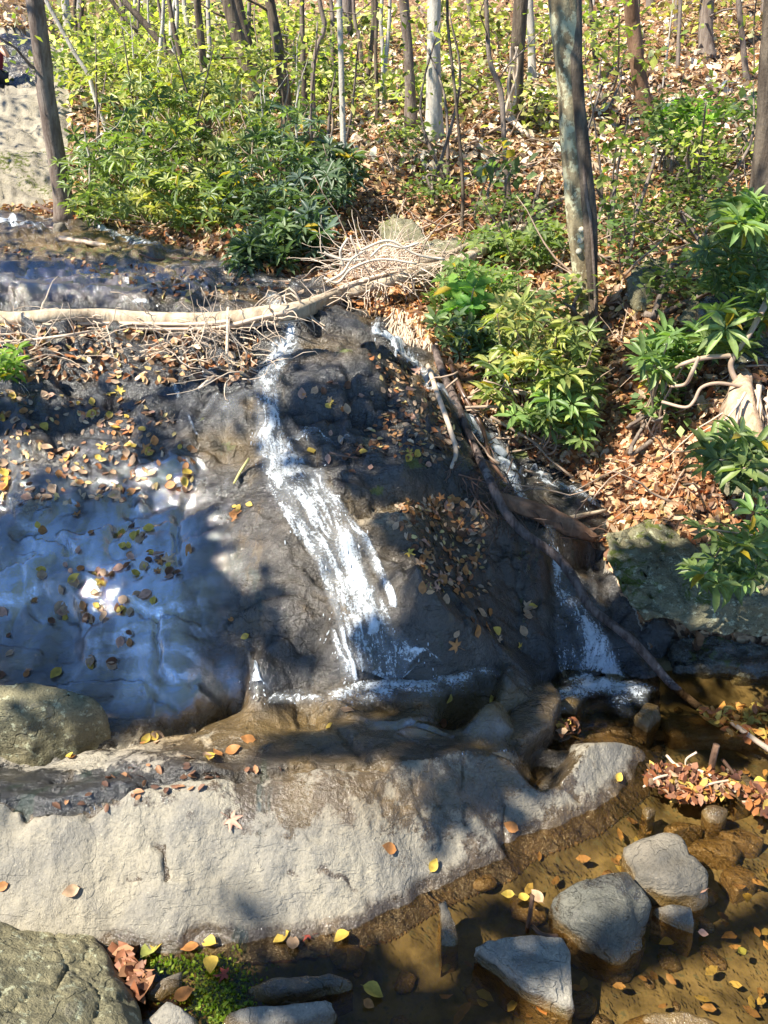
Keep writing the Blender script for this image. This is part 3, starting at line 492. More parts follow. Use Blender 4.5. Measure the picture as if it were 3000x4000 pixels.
# ---- rocks from their outlines
def rock(name, pts, label, mt=None, drop=-.16, sm=3, amp=.012, seed=1, wet=0., moss=0., och=0., grooves=(), parent=None, res=.03, cat='rock', group=None, wetz=None):
    pts = [tuple(float(t) for t in p) for p in pts]; al = list(pts)
    if drop is not None: al += [(x, y+.0, drop) for x, y, z in pts]
    if wetz is None and drop == -.16: wetz = .03
    bm = bmesh.new()
    for p in al: bm.verts.new(p)
    r = bmesh.ops.convex_hull(bm, input=bm.verts); bmesh.ops.delete(bm, geom=[g for g in r['geom_interior'] if isinstance(g, bmesh.types.BMVert)], context='VERTS')
    for k in range(9):
        es = [e for e in bm.edges if e.calc_length() > res]
        if not es or len(bm.verts) > 30000: break
        bmesh.ops.subdivide_edges(bm, edges=es, cuts=1); bmesh.ops.triangulate(bm, faces=bm.faces)
    for _ in range(sm): bmesh.ops.smooth_vert(bm, verts=bm.verts, factor=.5, use_axis_x=True, use_axis_y=True, use_axis_z=True)
    bm.normal_update(); V = np.array([v.co[:] for v in bm.verts]); Nn = np.array([v.normal[:] for v in bm.verts])
    a_, b_, c_ = V[:, 0], V[:, 1], V[:, 2]
    d = amp*(fbm(a_*4, b_*4, c_*4, 3, seed)+.45*fbm(a_*16, b_*16, c_*16, 3, seed+9)); rg = noise(a_*7, b_*7, c_*7, seed+20); d = d-amp*1.4*np.maximum(0, .25-np.abs(rg))*2
    px, py = proj(a_, b_, c_)
    for pl, w, dep in grooves: d = d-dep*np.exp(-(dpoly(px+4*noise(px*.05, py*.05, 0, 2), py+4*noise(px*.05, py*.05, 0, 3), pl)/w)**2)
    V = V+Nn*d[:, None]
    for v, c in zip(bm.verts, V): v.co = c
    me = bpy.data.meshes.new(name); bm.to_mesh(me); bm.free(); at_ = me.attributes.new('m', 'FLOAT_COLOR', 'POINT')
    cc = np.zeros((len(V), 4)); cc[:, 3] = 1; cc[:, 0] = wet; cc[:, 1] = moss; cc[:, 2] = och
    if wetz is not None: cc[:, 0] = np.maximum(wet, 1-sst(wetz-.03, wetz+.03, V[:, 2]))
    if wetz is not None: cc[:, 2] = np.maximum(och, (1-sst(wetz-.03, wetz+.03, V[:, 2]))*.8)
    if moss: cc[:, 1] = moss+.25*noise(V[:, 0]*3, V[:, 1]*3, V[:, 2]*3, 5)+.2*np.clip(Nn[:, 2], 0, 1)-.1
    at_.data.foreach_set('color', cc.astype(np.float32).ravel()); me.polygons.foreach_set('use_smooth', np.full(len(me.polygons), True)); me.materials.append(mt or M_STONE)
    o = bpy.data.objects.new(name, me); C.objects.link(o)
    if parent is not None: o.parent = parent
    else: tag(o, label, cat, group)
    return o
W = lambda L: [atz(*p) for p in L]
WY = lambda L: [at(*p) for p in L]
rock('stone', W([(1352,1835,.07),(1434,1800,.17),(1464,1800,.17),(1489,1845,.15),(1526,1878,.12),(1524,1928,.06),(1379,1888,.13),(1454,1896,.14),(1500,1930,.08),(1519,1948,.0),(1404,1930,.0),(1355,1898,.0),(1350,1865,.02)]), 'faceted grey stone with rusty brown wet front, upper right stone of the pool', seed=3, sm=1, amp=.016, wetz=.06)
rock('stone', W([(1190,1935,.1),(1244,1913,.15),(1304,1884,.16),(1354,1882,.15),(1407,1945,.11),(1403,1998,.04),(1388,2046,.0),(1334,2078,.0),(1254,2048,.0),(1200,2008,.0),(1192,1988,.02),(1300,1985,.17),(1360,1985,.13),(1225,1965,.13),(1330,2040,.07)]), 'large rounded dark grey stone standing in the middle of the right pool', M_DARKS, seed=5, sm=2, amp=.018, wet=.38)
rock('stone', W([(1016,2041,.08),(1046,2020,.12),(1139,2018,.15),(1222,2020,.14),(1239,2050,.12),(1241,2170,.05),(1228,2192,.02),(1150,2120,.11),(1075,2080,.08),(1215,2190,-.02),(1100,2125,-.02),(1045,2075,-.02)]), 'pale triangular stone with a sharp dark undercut edge in the near pool', M_PALE, seed=7, sm=1, amp=.012, wet=.05, grooves=[([(1090,2080),(1150,2050),(1200,2090)], 8, .015), ([(1150,2050),(1185,2130)], 7, .01)])
rock('stone', W([(1412,1960,.04),(1450,1950,.06),(1494,1955,.06),(1502,2006,.03),(1497,2016,.0),(1455,2000,.0),(1414,1974,.0)]), 'small pale topped wedge stone between two larger pool stones', M_PALE, seed=9, sm=1, amp=.006)
rock('stone', W([(945,1940,.08),(963,1937,.09),(979,1973,.06),(996,2028,.02),(990,2055,-.01),(950,2070,-.01),(946,1998,.03)]), 'narrow upright stone half sunk in the pool next to the slab', seed=11, sm=1, amp=.008, wet=.35)
rock('stone', W([(532,2138,.0),(560,2125,.04),(625,2106,.07),(725,2101,.06),(764,2118,.03),(740,2143,.0),(640,2168,.0),(555,2163,.0),(640,2135,.07)]), 'long low dark stone with a pale ridge near the bottom centre', seed=13, sm=2, amp=.008, wet=.48)
rock('stone', W([(484,2195,.03),(525,2174,.08),(615,2167,.1),(718,2157,.09),(729,2183,.04),(715,2225,.0),(600,2260,.0),(490,2230,.0)]), 'pale beige stone cut off by the bottom edge of the view', M_PALE, seed=15, sm=2, amp=.008, wet=.0)
rock('stone', W([(303,2215,.03),(360,2161,.1),(388,2174,.1),(430,2206,.03),(440,2250,.0),(310,2260,.0)]), 'small pale pointed stone beside the big cracked boulder at the bottom', M_PALE, seed=17, sm=1, amp=.006)
rock('stone', W([(312,2148,.02),(350,2110,.05),(395,2094,.06),(388,2128,.03),(334,2162,.0)]), 'flat small grey-brown stone amid wet leaves by the cracked boulder', seed=19, sm=1, amp=.005)
rock('stone', W([(1345,2200,-.02),(1400,2178,.01),(1480,2172,.02),(1560,2200,.0),(1600,2260,-.01),(1330,2270,-.03)]), 'smooth grey stone barely breaking the water at the bottom right', seed=21, sm=4, amp=.005, wet=.6)
for k, (pp, lab) in enumerate([([(1480,1830),(1500,1812),(1580,1812),(1602,1835),(1595,1855),(1540,1858)], 'flat brown sunken slab of stone right of the faceted stone'), ([(1555,1875),(1600,1862),(1640,1885),(1638,1915),(1590,1925),(1560,1900)], 'sunken flat stone lowest of three by the right edge'), ([(1548,1792),(1600,1785),(1659,1810),(1640,1840),(1590,1822)], 'long thin sunken stone touching the right edge of the view'), ([(1435,1785),(1460,1770),(1520,1778),(1525,1792),(1450,1798)], 'layered ochre stone just under the water above the faceted stone'), ([(1385,1740),(1405,1733),(1422,1745),(1412,1768),(1398,1762)], 'little dark pointed stone in the current below the leaf raft'), ([(1520,1745),(1545,1735),(1575,1745),(1560,1775),(1535,1765)], 'small grey green stone at the lower edge of the leaf raft'), ([(1585,1690),(1605,1668),(1640,1690),(1625,1715),(1595,1715)], 'grey stone holding the right end of the leaf raft'), ([(1370,1545),(1395,1515),(1425,1520),(1430,1545),(1400,1565)], 'small brown rounded stone beside the foam of the side waterfall'), ([(1420,1550),(1560,1540),(1659,1560),(1640,1600),(1450,1590)], 'flat sunken stone under the end of the long bare branch'), ([(1240,1495),(1262,1500),(1250,1530),(1200,1535),(1190,1520)], 'wet brown stone splashed by foam at the foot of the side waterfall'), ([(1120,1490),(1190,1470),(1215,1500),(1195,1560),(1130,1600),(1080,1590)], 'dark wet rounded rock shoulder between the two waterfall pools')]):
    zt = [-.05, -.055, -.05, -.012, .03, .03, .04, .05, -.04, .05, .2][k]
    c = np.mean(pp, axis=0); rock('stone', [atz(a, b, zt-.03 if i % 2 else zt) for i, (a, b) in enumerate(pp)]+[atz(c[0], c[1], zt+.015)], lab, seed=30+k, sm=2, amp=.006, wet=.8 if k != 3 else .5, och=.9 if k in (0, 1, 2, 3, 7, 8, 9) else .3, drop=-.16 if k < 10 else 0.)
rock('boulder', WY([(-260,1930,2.6),(0,1925,2.35),(28,1926,2.34),(62,1948,2.28),(122,1995,2.18),(205,2012,2.12),(240,2080,2.0),(282,2145,1.88),(300,2190,1.78),(290,2260,1.6),(60,2300,1.45),(-300,2200,1.5),(60,2120,1.92)]), 'big grey-green boulder with angular crack lines in the bottom left corner', M_BOULD, seed=23, sm=2, amp=.012, moss=.02, res=.02, grooves=[([(0,1990),(60,2000),(116,1992),(122,2035),(145,2088),(118,2138),(60,2150),(0,2195)], 3.5, .012), ([(145,2088),(190,2110),(215,2148),(205,2212)], 3, .01), ([(116,1992),(60,1975),(0,1968)], 2.5, .006), ([(215,2148),(280,2160)], 3, .008)], wet=.05)
rock('boulder', W([(-150,1505,.5),(0,1478,.52),(60,1473,.53),(130,1485,.50),(200,1500,.46),(232,1538,.36),(222,1582,.26),(150,1608,.22),(0,1636,.2),(-150,1660,.2),(40,1530,.5),(150,1535,.44),(60,1590,.33)]), 'low grey boulder with a green mossy patch at the left foot of the rock face', M_BOULD, seed=25, sm=3, amp=.01, moss=.1, res=.025, drop=.0, wet=.05)
b = rock('boulder', WY([(1309,1150,4.35),(1384,1121,4.6),(1444,1117,4.65),(1496,1178,4.4),(1560,1225,4.25),(1700,1240,4.2),(1311,1225,4.1),(1342,1285,3.86),(1384,1338,3.72),(1500,1346,3.68),(1640,1285,3.72),(1720,1290,3.7),(1650,1384,3.68),(1720,1390,3.7)])+[tuple(at(1390,1345,3.76)+np.array([.1, .5, .0])), tuple(at(1650,1386,3.65)+np.array([.1, .6, .0]))], 'large overhanging boulder with moss and pale lichen right of the side waterfall', M_BOULD, seed=27, sm=3, amp=.035, moss=.43, res=.025, drop=None, wet=.12)
rock('boulder', WY([(1440,1372,4.1),(1520,1370,4.05),(1655,1390,4.0),(1740,1395,4.0),(1455,1440,3.9),(1600,1440,3.86),(1720,1450,3.85),(1500,1405,3.95)]), 'dark blocky ledge rock tucked beneath the overhanging mossy boulder', M_BOULD, seed=29, sm=2, amp=.03, moss=.3, res=.03, drop=-.1, wet=.9)  # high wet value darkens this ledge, undercut shade put into its colour
rock('boulder', WY([(1296,1280,4.3),(1400,1300,4.25),(1450,1370,4.1),(1305,1458,3.98),(1450,1458,3.95),(1480,1330,4.3),(1300,1360,4.1)]), 'dark rock added to blacken the undercut shade between side waterfall and mossy boulder', M_DARKS, seed=28, sm=2, amp=.03, moss=.1, res=.03, drop=-.1, wet=.9)  # extra dark rock, added to make the shaded undercut black
rock('boulder', WY([(1352,600,7.3),(1362,580,7.5),(1400,556,7.7),(1440,560,7.8),(1425,600,7.4),(1432,670,7.0),(1420,690,6.9),(1385,690,6.9),(1355,655,7.0),(1385,630,6.95)]), 'leaning mossy boulder with a flat top edge halfway up the right bank', M_BOULD, seed=31, sm=3, amp=.02, moss=.32, res=.04, drop=None)
rock('boulder', WY([(815,480,9.3),(850,460,9.5),(890,470,9.4),(930,520,8.9),(920,575,8.5),(880,580,8.4),(820,560,8.6),(860,520,8.7)]), 'mossy yellowish boulder behind the pile of dead twigs', M_BOULD, seed=33, sm=2, amp=.03, moss=.28, res=.05, drop=1.5)
rock('boulder', WY([(920,520,8.9),(990,505,9.1),(1010,540,8.8),(1005,575,8.4),(940,580,8.3),(925,550,8.5)]), 'smaller dark mossy boulder right of the twig pile', M_BOULD, seed=35, sm=2, amp=.03, moss=.35, res=.05, drop=1.5, wet=.4)
rock('boulder', WY([(1500,640,5.9),(1560,625,6.0),(1720,620,6.),(1560,720,5.5),(1720,760,5.3),(1580,800,5.1),(1500,700,5.8)]), 'dark shaded boulder in the hollow by the right edge of the view', M_BOULD, seed=37, sm=3, amp=.03, moss=.2, res=.05, drop=None, wet=.6)
rock('boulder', WY([(1460,690,6.4),(1480,650,6.6),(1530,640,6.6),(1540,700,6.2),(1500,720,6.1)]), 'reddish brown rock under the roots on the right bank', M_BOULD, seed=39, sm=2, amp=.03, moss=.1, res=.05, drop=None, wet=.3)
rock('boulder', WY([(1205,930,5.7),(1235,905,5.8),(1270,950,5.6),(1280,985,5.4),(1240,985,5.35),(1225,960,5.5)]), 'small brown rock in the hollow below the yellow green rhododendron', M_BOULD, seed=41, sm=2, amp=.02, res=.04, drop=None, wet=.3)
rock('boulder', WY([(1528,960,4.9),(1580,935,5.0),(1640,960,4.9),(1640,1060,4.5),(1570,1080,4.4),(1530,1010,4.6)]), 'grey rock wall under the tree roots by the right edge', M_BOULD, seed=43, sm=3, amp=.02, res=.04, drop=None, wet=.3)
rock('boulder', WY([(330,480,11.6),(360,470,11.8),(400,478,11.5),(420,500,11.1),(380,510,10.9),(340,500,11.2)]), 'pale sunlit rock on the far creek bank left of centre', M_BOULD, seed=45, sm=3, amp=.03, res=.06, drop=1.8)
for k, (a, b_, w_, lab) in enumerate([(180,466,20,'round tan stone at the foot of the leftmost tree'), (205,474,14,'smaller tan stone right of its round neighbour by the leftmost tree'), (130,488,16,'flat whitish stone lying in the upper creek'), (300,500,12,'dark little stone at the upper creek edge'), (1255,1080,22,'smooth dark stone between the side pool and the mossy boulder')]):
    p = hit(a, b_+6); r_ = w_/F*p[1]; rock('stone', [p+np.array(q)*r_ for q in [(-1,0,0),(1,0,0),(0,-.7,0),(0,.8,0),(-.6,-.4,.55),(.5,-.3,.7),(.4,.5,.6),(-.5,.4,.6)]], lab, seed=50+k, sm=3, amp=.01, drop=float(p[2])-.1, res=r_/6, wet=.1 if k < 3 else .8)
# ---- wood: (px, py, lift above the ground, radius m) paths laid on the land
def path(pts, n=6):
    out = []
    for p in pts:
        if len(p) == 4 and p[2] > 2.3: out.append(at(p[0], p[1], p[2]))     # explicit depth
        else:
            q = hit(p[0], p[1]); k = p[2]; d = np.array([0, 0, CZ])-q; out.append(q+d/np.linalg.norm(d)*k)
    r = np.interp(np.linspace(0, 1, (len(pts)-1)*n+1), np.linspace(0, 1, len(pts)), [p[3] for p in pts]); return spline(out, n), r
def stick(name, pts, mt, label, cat='branch', n=6, sides=8, parent=None, wob=.15, group=None):
    P_, r = path(pts, n); mb = MB(); tube(mb, P_, r, sides, wob=wob); o = mb.build(name, mt, parent)
    if parent is None: tag(o, label, cat, group)
    return o
root = empty('fallen_log', hit(420, 700), 'long pale fallen trunk lying across the creek above the waterfall', 'log')
P_, r = path([(-60,688,.06,.062),(0,689,.06,.062),(100,687,.07,.064),(250,688,.07,.06),(420,693,.08,.058),(500,690,.1,.06),(560,682,.12,.06),(650,668,.15,.06),(720,640,.2,.062),(790,618,.5,.06),(860,600,.75,.06),(940,580,.8,.058),(1010,558,.8,.055),(1080,520,.6,.055),(1130,492,.5,.05)], 8)
mb = MB(); tube(mb, P_, r, 14, wob=.25); mb.build('trunk', M_LOG, root); LOGP = P_
mb = MB()
for k in range(5):
    i0 = rng.integers(0, 40); i1 = min(len(P_)-1, i0+rng.integers(30, 60)); q = P_[i0:i1]; rr = r[i0:i1]; ph = rng.uniform(0, 6)+np.linspace(0, rng.uniform(1, 4), len(q))
    off = np.stack([0*ph, -np.cos(ph)*.5-.5, np.sin(ph)], 1)*(rr[:, None]*1.1); tube(mb, q+off, .010+.006*rng.random(), 5, wob=.2)
mb.build('vine', M_TWIG, root)
mb = MB()
for k in range(210):
    i = int(np.clip(rng.normal(75, 28) if k % 3 else rng.uniform(0, len(P_)-1), 0, len(P_)-1)); up = rng.random() < .32; d = rng.normal(0, .5, 3); d[1] -= .5; d[2] = abs(d[2])+.3 if up else -abs(d[2])-.4
    tube(mb, wander(P_[i], d, rng.uniform(.12, .5), 7, .35, .12 if up else .02), np.linspace(rng.uniform(.004, .011), .002, 8), 4)
mb.build('roots', M_TWIG, root)
stick('fallen_log', [(830,600,.2,.035),(900,572,.7,.04),(960,555,.75,.04),(1020,525,.7,.035),(1090,482,.6,.035),(1160,450,.4,.03),(1215,430,.2,.02)], M_DTWIG if 0 else M_LOG, 'thinner grey log lying parallel behind the pale fallen trunk at the twig pile', 'log')
stick('fallen_log', [(1110,500,.1,.035),(1140,485,.12,.035),(1200,440,.15,.03),(1280,395,.15,.025)], M_LOG, 'straight pale pole lying up the bank beyond the end of the fallen trunk', 'log')
# twig heap
root = empty('twig_heap', hit(830, 600), 'sunlit tangle of pale dead twigs and roots heaped over the fallen trunk', 'twig pile')
mb = MB()
for k in range(400):
    px = rng.normal(830, 50); py = rng.normal(568, 20); q = at(px, py, 7.35+rng.normal(0, .2)+(580-py)*.01); d = rng.normal(0, 1, 3)*np.array([1, .5, .45]); d[0] += .5*np.sign(px-830)
    tube(mb, wander(q, d, rng.uniform(.15, .55), 7, .24), np.linspace(rng.uniform(.003, .008), .0015, 8), 3)
mb.build('twigs', plain('bleached_twig', (.75, .60, .46), .7), root)
mb = MB()
for pts in [[(705,610),(740,590),(760,560),(790,540)],[(790,560),(750,562),(712,552),(700,545)],[(742,575),(735,545),(748,520),(752,515)],[(765,570),(770,545),(760,520),(758,508)],[(800,555),(830,530),(870,535),(905,525)],[(700,600),(730,610),(760,580),(820,560),(900,570)],[(780,540),(840,520),(900,550),(960,560)]]:
    q = [at(a, b, 6.7+.0*i) for i, (a, b) in enumerate(pts)]; tube(mb, spline(q, 6), .011, 5, wob=.3)
mb.build('roots', plain('bleached_root', (.66, .55, .42), .7), root)
mb = MB()
for k in range(260):
    px = rng.uniform(845, 945); py = rng.uniform(640, 745)*.6+.4*(700+(px-845)*.5); q = at(px, py, 6.25+(720-py)*.006); 
    tube(mb, wander(q, (rng.normal(0, .25), -.2, -1), rng.uniform(.1, .35), 6, .2), rng.uniform(.004, .009), 3)
tag(mb.build('root_curtain', M_TWIG), 'curtain of reddish roots hanging over the rock left of the right channel', 'roots')
# brush on left slope below the log
mb = MB()
for k in range(150):
    px = rng.uniform(-30, 560) if k % 2 else rng.uniform(380, 560); py = rng.uniform(715, 790) if px < 400 else rng.uniform(700, 830); q = hit(px, py); q[2] += .03
    tube(mb, wander(q, (rng.normal(0, 1), rng.normal(0, .3)-.2, .25), rng.uniform(.15, .6), 7, .3, .08), np.linspace(rng.uniform(.003, .007), .0015, 8), 3)
tag(mb.build('brushwood', M_TWIG), 'thin tangled dead brushwood caught on the rock below the fallen trunk', 'twigs', kind='stuff')
# the long branch and its companions
stick('long_branch', [(940,750,.12,.030),(955,800,.15,.030),(990,880,.18,.030),(1022,960,.22,.028),(1060,1040,.22,.028),(1085,1095,.2,.027),(1130,1150,.25,.027),(1200,1200,.35,.026),(1240,1250,.35,.026),(1275,1310,.3,.025),(1350,1370,.3,.024),(1400,1420,.22,.023),(1450,1478,.14,.022),(1520,1535,.06,.020),(1570,1575,.02,.021),(1620,1600,-.02,.016),(1665,1625,-.04,.014)], M_BRANCH, 'long wet grey branch slanting from the twig pile down to the right pool', sides=10, wob=.18)
stick('dead_branch', [(925,790,.1,.018),(945,850,.12,.018),(970,920,.12,.016),(985,975,.1,.014),(975,1010,.08,.010)], M_TWIG, 'thin crooked brown branch hanging left of the long wet branch')
stick('dead_branch', [(975,790,.1,.022),(1000,850,.1,.02),(1040,920,.1,.018),(1060,990,.1,.012),(1100,1050,.1,.01)], M_DTWIG, 'dark thin branch running close along the right side of the long branch')
root = empty('split_log', hit(1180, 1120), 'reddish brown split log wedged across the channel behind the long branch', 'log')
P_, r = path([(1075,1075,.1,.04),(1120,1092,.12,.05),(1180,1112,.14,.055),(1240,1140,.14,.05),(1285,1162,.12,.028)], 8); mb = MB(); tube(mb, P_, r, 12, wob=.5); mb.build('trunk', M_WETLOG, root)
mb = MB()
for k in range(30): i = rng.integers(0, len(P_)); tube(mb, wander(P_[i], rng.normal(0, 1, 3)*np.array([1, .6, .5]), rng.uniform(.1, .35), 6, .3), np.linspace(.006, .002, 7), 4)
mb.build('twigs', M_DTWIG, root)
stick('dead_branch', [(1205,1128,.06,.016),(1240,1118,.06,.02),(1310,1102,.06,.012)], M_LOG, 'short pale stick lying in the side pool behind the split log')
mb = MB()
for k in range(34):
    q = hit(rng.uniform(960, 1130), rng.uniform(960, 1110)); q[2] += .08; tube(mb, wander(q, (rng.normal(0, .6), -.3, -.5), rng.uniform(.15, .45), 7, .25), np.linspace(.006, .002, 8), 4)
tag(mb.build('dark_twigs', M_DTWIG), 'snarl of dark wet twigs caught behind the long branch at mid fall', 'twigs')
stick('stick', [(505,1045,.03,.006),(520,1018,.06,.009),(538,990,.1,.008)], plain('fresh_yellow_wood', (.55, .47, .16), .5), 'short broken stick with yellow end standing on the upper rock face', 'stick')
stick('stick', [(493,665,.15,.012),(492,700,.2,.012),(490,765,.12,.011)], M_TWIG, 'short upright peg of wood hanging on the fallen trunk', 'stick')
stick('stick', [(712,978,.03,.008),(745,985,.03,.009),(775,990,.03,.006)], M_DTWIG, 'small dark stick lying on the rock shelf right of the waterfall', 'stick')
stick('stick', [(430,840,.05,.012),(455,820,.08,.012),(485,800,.08,.010),(540,815,.06,.006)], M_TWIG, 'forked pale stick at the edge of the dark ledge left of the waterfall', 'stick')
def wstick(pts, rad, mt, lab):
    mb = MB(); tube(mb, spline([atz(*p) for p in pts], 6), rad, 8, wob=.3); tag(mb.build('stick', mt), lab, 'stick')
wstick([(1138,2012,-.03),(1145,1975,.06),(1150,1935,.14)], .010, M_WETLOG, 'broken brown stick standing upright in the pool behind the triangular stone')
wstick([(1150,2000,.01),(1170,2018,.03),(1205,2022,.02)], .008, M_DTWIG, 'dark bark scrap lying in the gap above the triangular stone')
wstick([(1536,1668,.0),(1540,1640,.05),(1548,1608,.13)], .014, M_WETLOG, 'stubby orange brown peg sticking up out of the leaf raft')
wstick([(1482,1660,.02),(1483,1640,.07),(1505,1625,.12)], .005, M_TWIG, 'thin pale curved twig rising from the leaf raft')
wstick([(1440,1632,.05),(1465,1655,.05),(1520,1668,.04),(1590,1710,.03)], .007, M_TWIG, 'long thin twig lying along the top of the leaf raft')
wstick([(1390,1700,.0),(1420,1680,.06),(1460,1672,.05)], .006, M_TWIG, 'curved brown twig at the near left side of the leaf raft')
wstick([(1500,1705,.04),(1540,1692,.06),(1580,1685,.05)], .005, M_TWIG, 'pale straight twig across the right half of the leaf raft')
wstick([(1580,1560,.02),(1620,1590,.04),(1670,1625,.03)], .012, M_TWIG, 'mottled stick among floating leaves at the right edge')
wstick([(1560,1640,.02),(1610,1700,.02),(1670,1740,.02)], .008, M_DTWIG, 'dark thin stick trailing in the water right of the leaf raft')
for pts, lab in [([(-10,740,.1,.010),(60,735,.1,.012),(140,725,.1,.010),(200,715,.1,.008)], 'thin brown branch lying across the leaves at the far left under the trunk'), ([(80,445,.02,.05),(115,460,.05,.05),(150,468,.05,.04)], 'short dark log butting against the leftmost tree'), ([(60,490,.02,.03),(120,495,.04,.03),(200,520,.03,.015)], 'dark stick half in the upper creek at the left'), ([(130,515,.03,.035),(190,524,.05,.03),(262,536,.03,.02)], 'rotten reddish log lying in the upper creek riffle'), ([(300,548,.02,.012),(340,560,.03,.012),(400,558,.03,.012),(470,570,.02,.01)], 'thin black winding branch lying on the mossy upper slab'), ([(370,490,.03,.02),(360,505,.1,.02),(380,520,.05,.01)], 'pale forked twig standing in the upper creek'), ([(640,600,.02,.02),(690,590,.04,.02),(715,585,.02,.01)], 'brown sliver of wood on the rock above the trunk')]:
    stick('stick', pts, M_DTWIG if ('dark' in lab or 'black' in lab) else M_TWIG, lab, 'stick')
# ---- trees
CROWNS = []
def tree(name, pts, label, mt, top=None, sides=12, wob=.12, group=None, cat='tree', crown=0, limbs=0, extra=True):
    # pts: (px, py, Y, radius in px), base first
    base = at(pts[0][0], pts[0][1], pts[0][2]); base[2] = min(base[2], float(H(base[0], base[1])))-.05
    P_ = [base]+[at(p[0], p[1], p[2]) for p in pts[(0 if at(*pts[0][:3])[2]-base[2] > .3 else 1):]]; rp = [p[3]*p[2]*1.02/F for p in pts]
    if len(P_) > len(rp): rp = [rp[0]*1.1]+rp
    d = P_[-1]-P_[-2]; d /= np.linalg.norm(d)
    hh = top if top else 0
    if extra: P_.append(P_[-1]+d*1.5+np.array([0, 0, .3])); rp.append(rp[-1]*.95); P_.append(P_[-1]+np.array([d[0], d[1], 1.2])*(2.5)); rp.append(rp[-1]*.75)
    q = spline(P_, 6); r = np.interp(np.linspace(0, 1, len(q)), np.linspace(0, 1, len(rp)), rp); r[0] *= 1.5; r[1] *= 1.25; r[2] *= 1.1
    root = empty(name, q[0], label, cat, group); mb = MB(); tube(mb, q, r, sides, wob=wob); mb.build('trunk', mt, root)
    if limbs:
        for k in range(limbs):
            mb = MB(); i = rng.integers(len(q)//3, len(q)); tube(mb, wander(q[i], (rng.normal(), rng.normal(0, .6), rng.uniform(0, .6)), rng.uniform(.6, 1.8)*min(1.5, q[i][1]/8), 7, .25), np.linspace(min(r[i]*.3, .03), .004, 8), 4); mb.build('branch', mt, root)
    if crown:
        mb = MB(); c = q[-1]; ang = rng.uniform(0, 6.28, crown); rr = rng.random(crown)**.5*2.0; cl = rng.integers(0, 14, crown); cc = rng.normal(0, 1, (14, 3))*np.array([1.3, 1.3, .8])
        pp = c+cc[cl]+rng.normal(0, .35, (crown, 3)); pp = pp[pp[:, 2] > CZ+.235*pp[:, 1]+.4]
        if len(pp): leaves(mb, pp, rng.normal(0, 1, (len(pp), 3)), rng.normal(0, .5, (len(pp), 3))+[0, 0, 1], rng.uniform(.1, .17, len(pp)), .08, pal([(.10, .15, .02), (.16, .19, .03), (.24, .20, .03)], len(pp)), simple=True); mb.build('crown', M_BRIGHT, root)
    return root, q, r
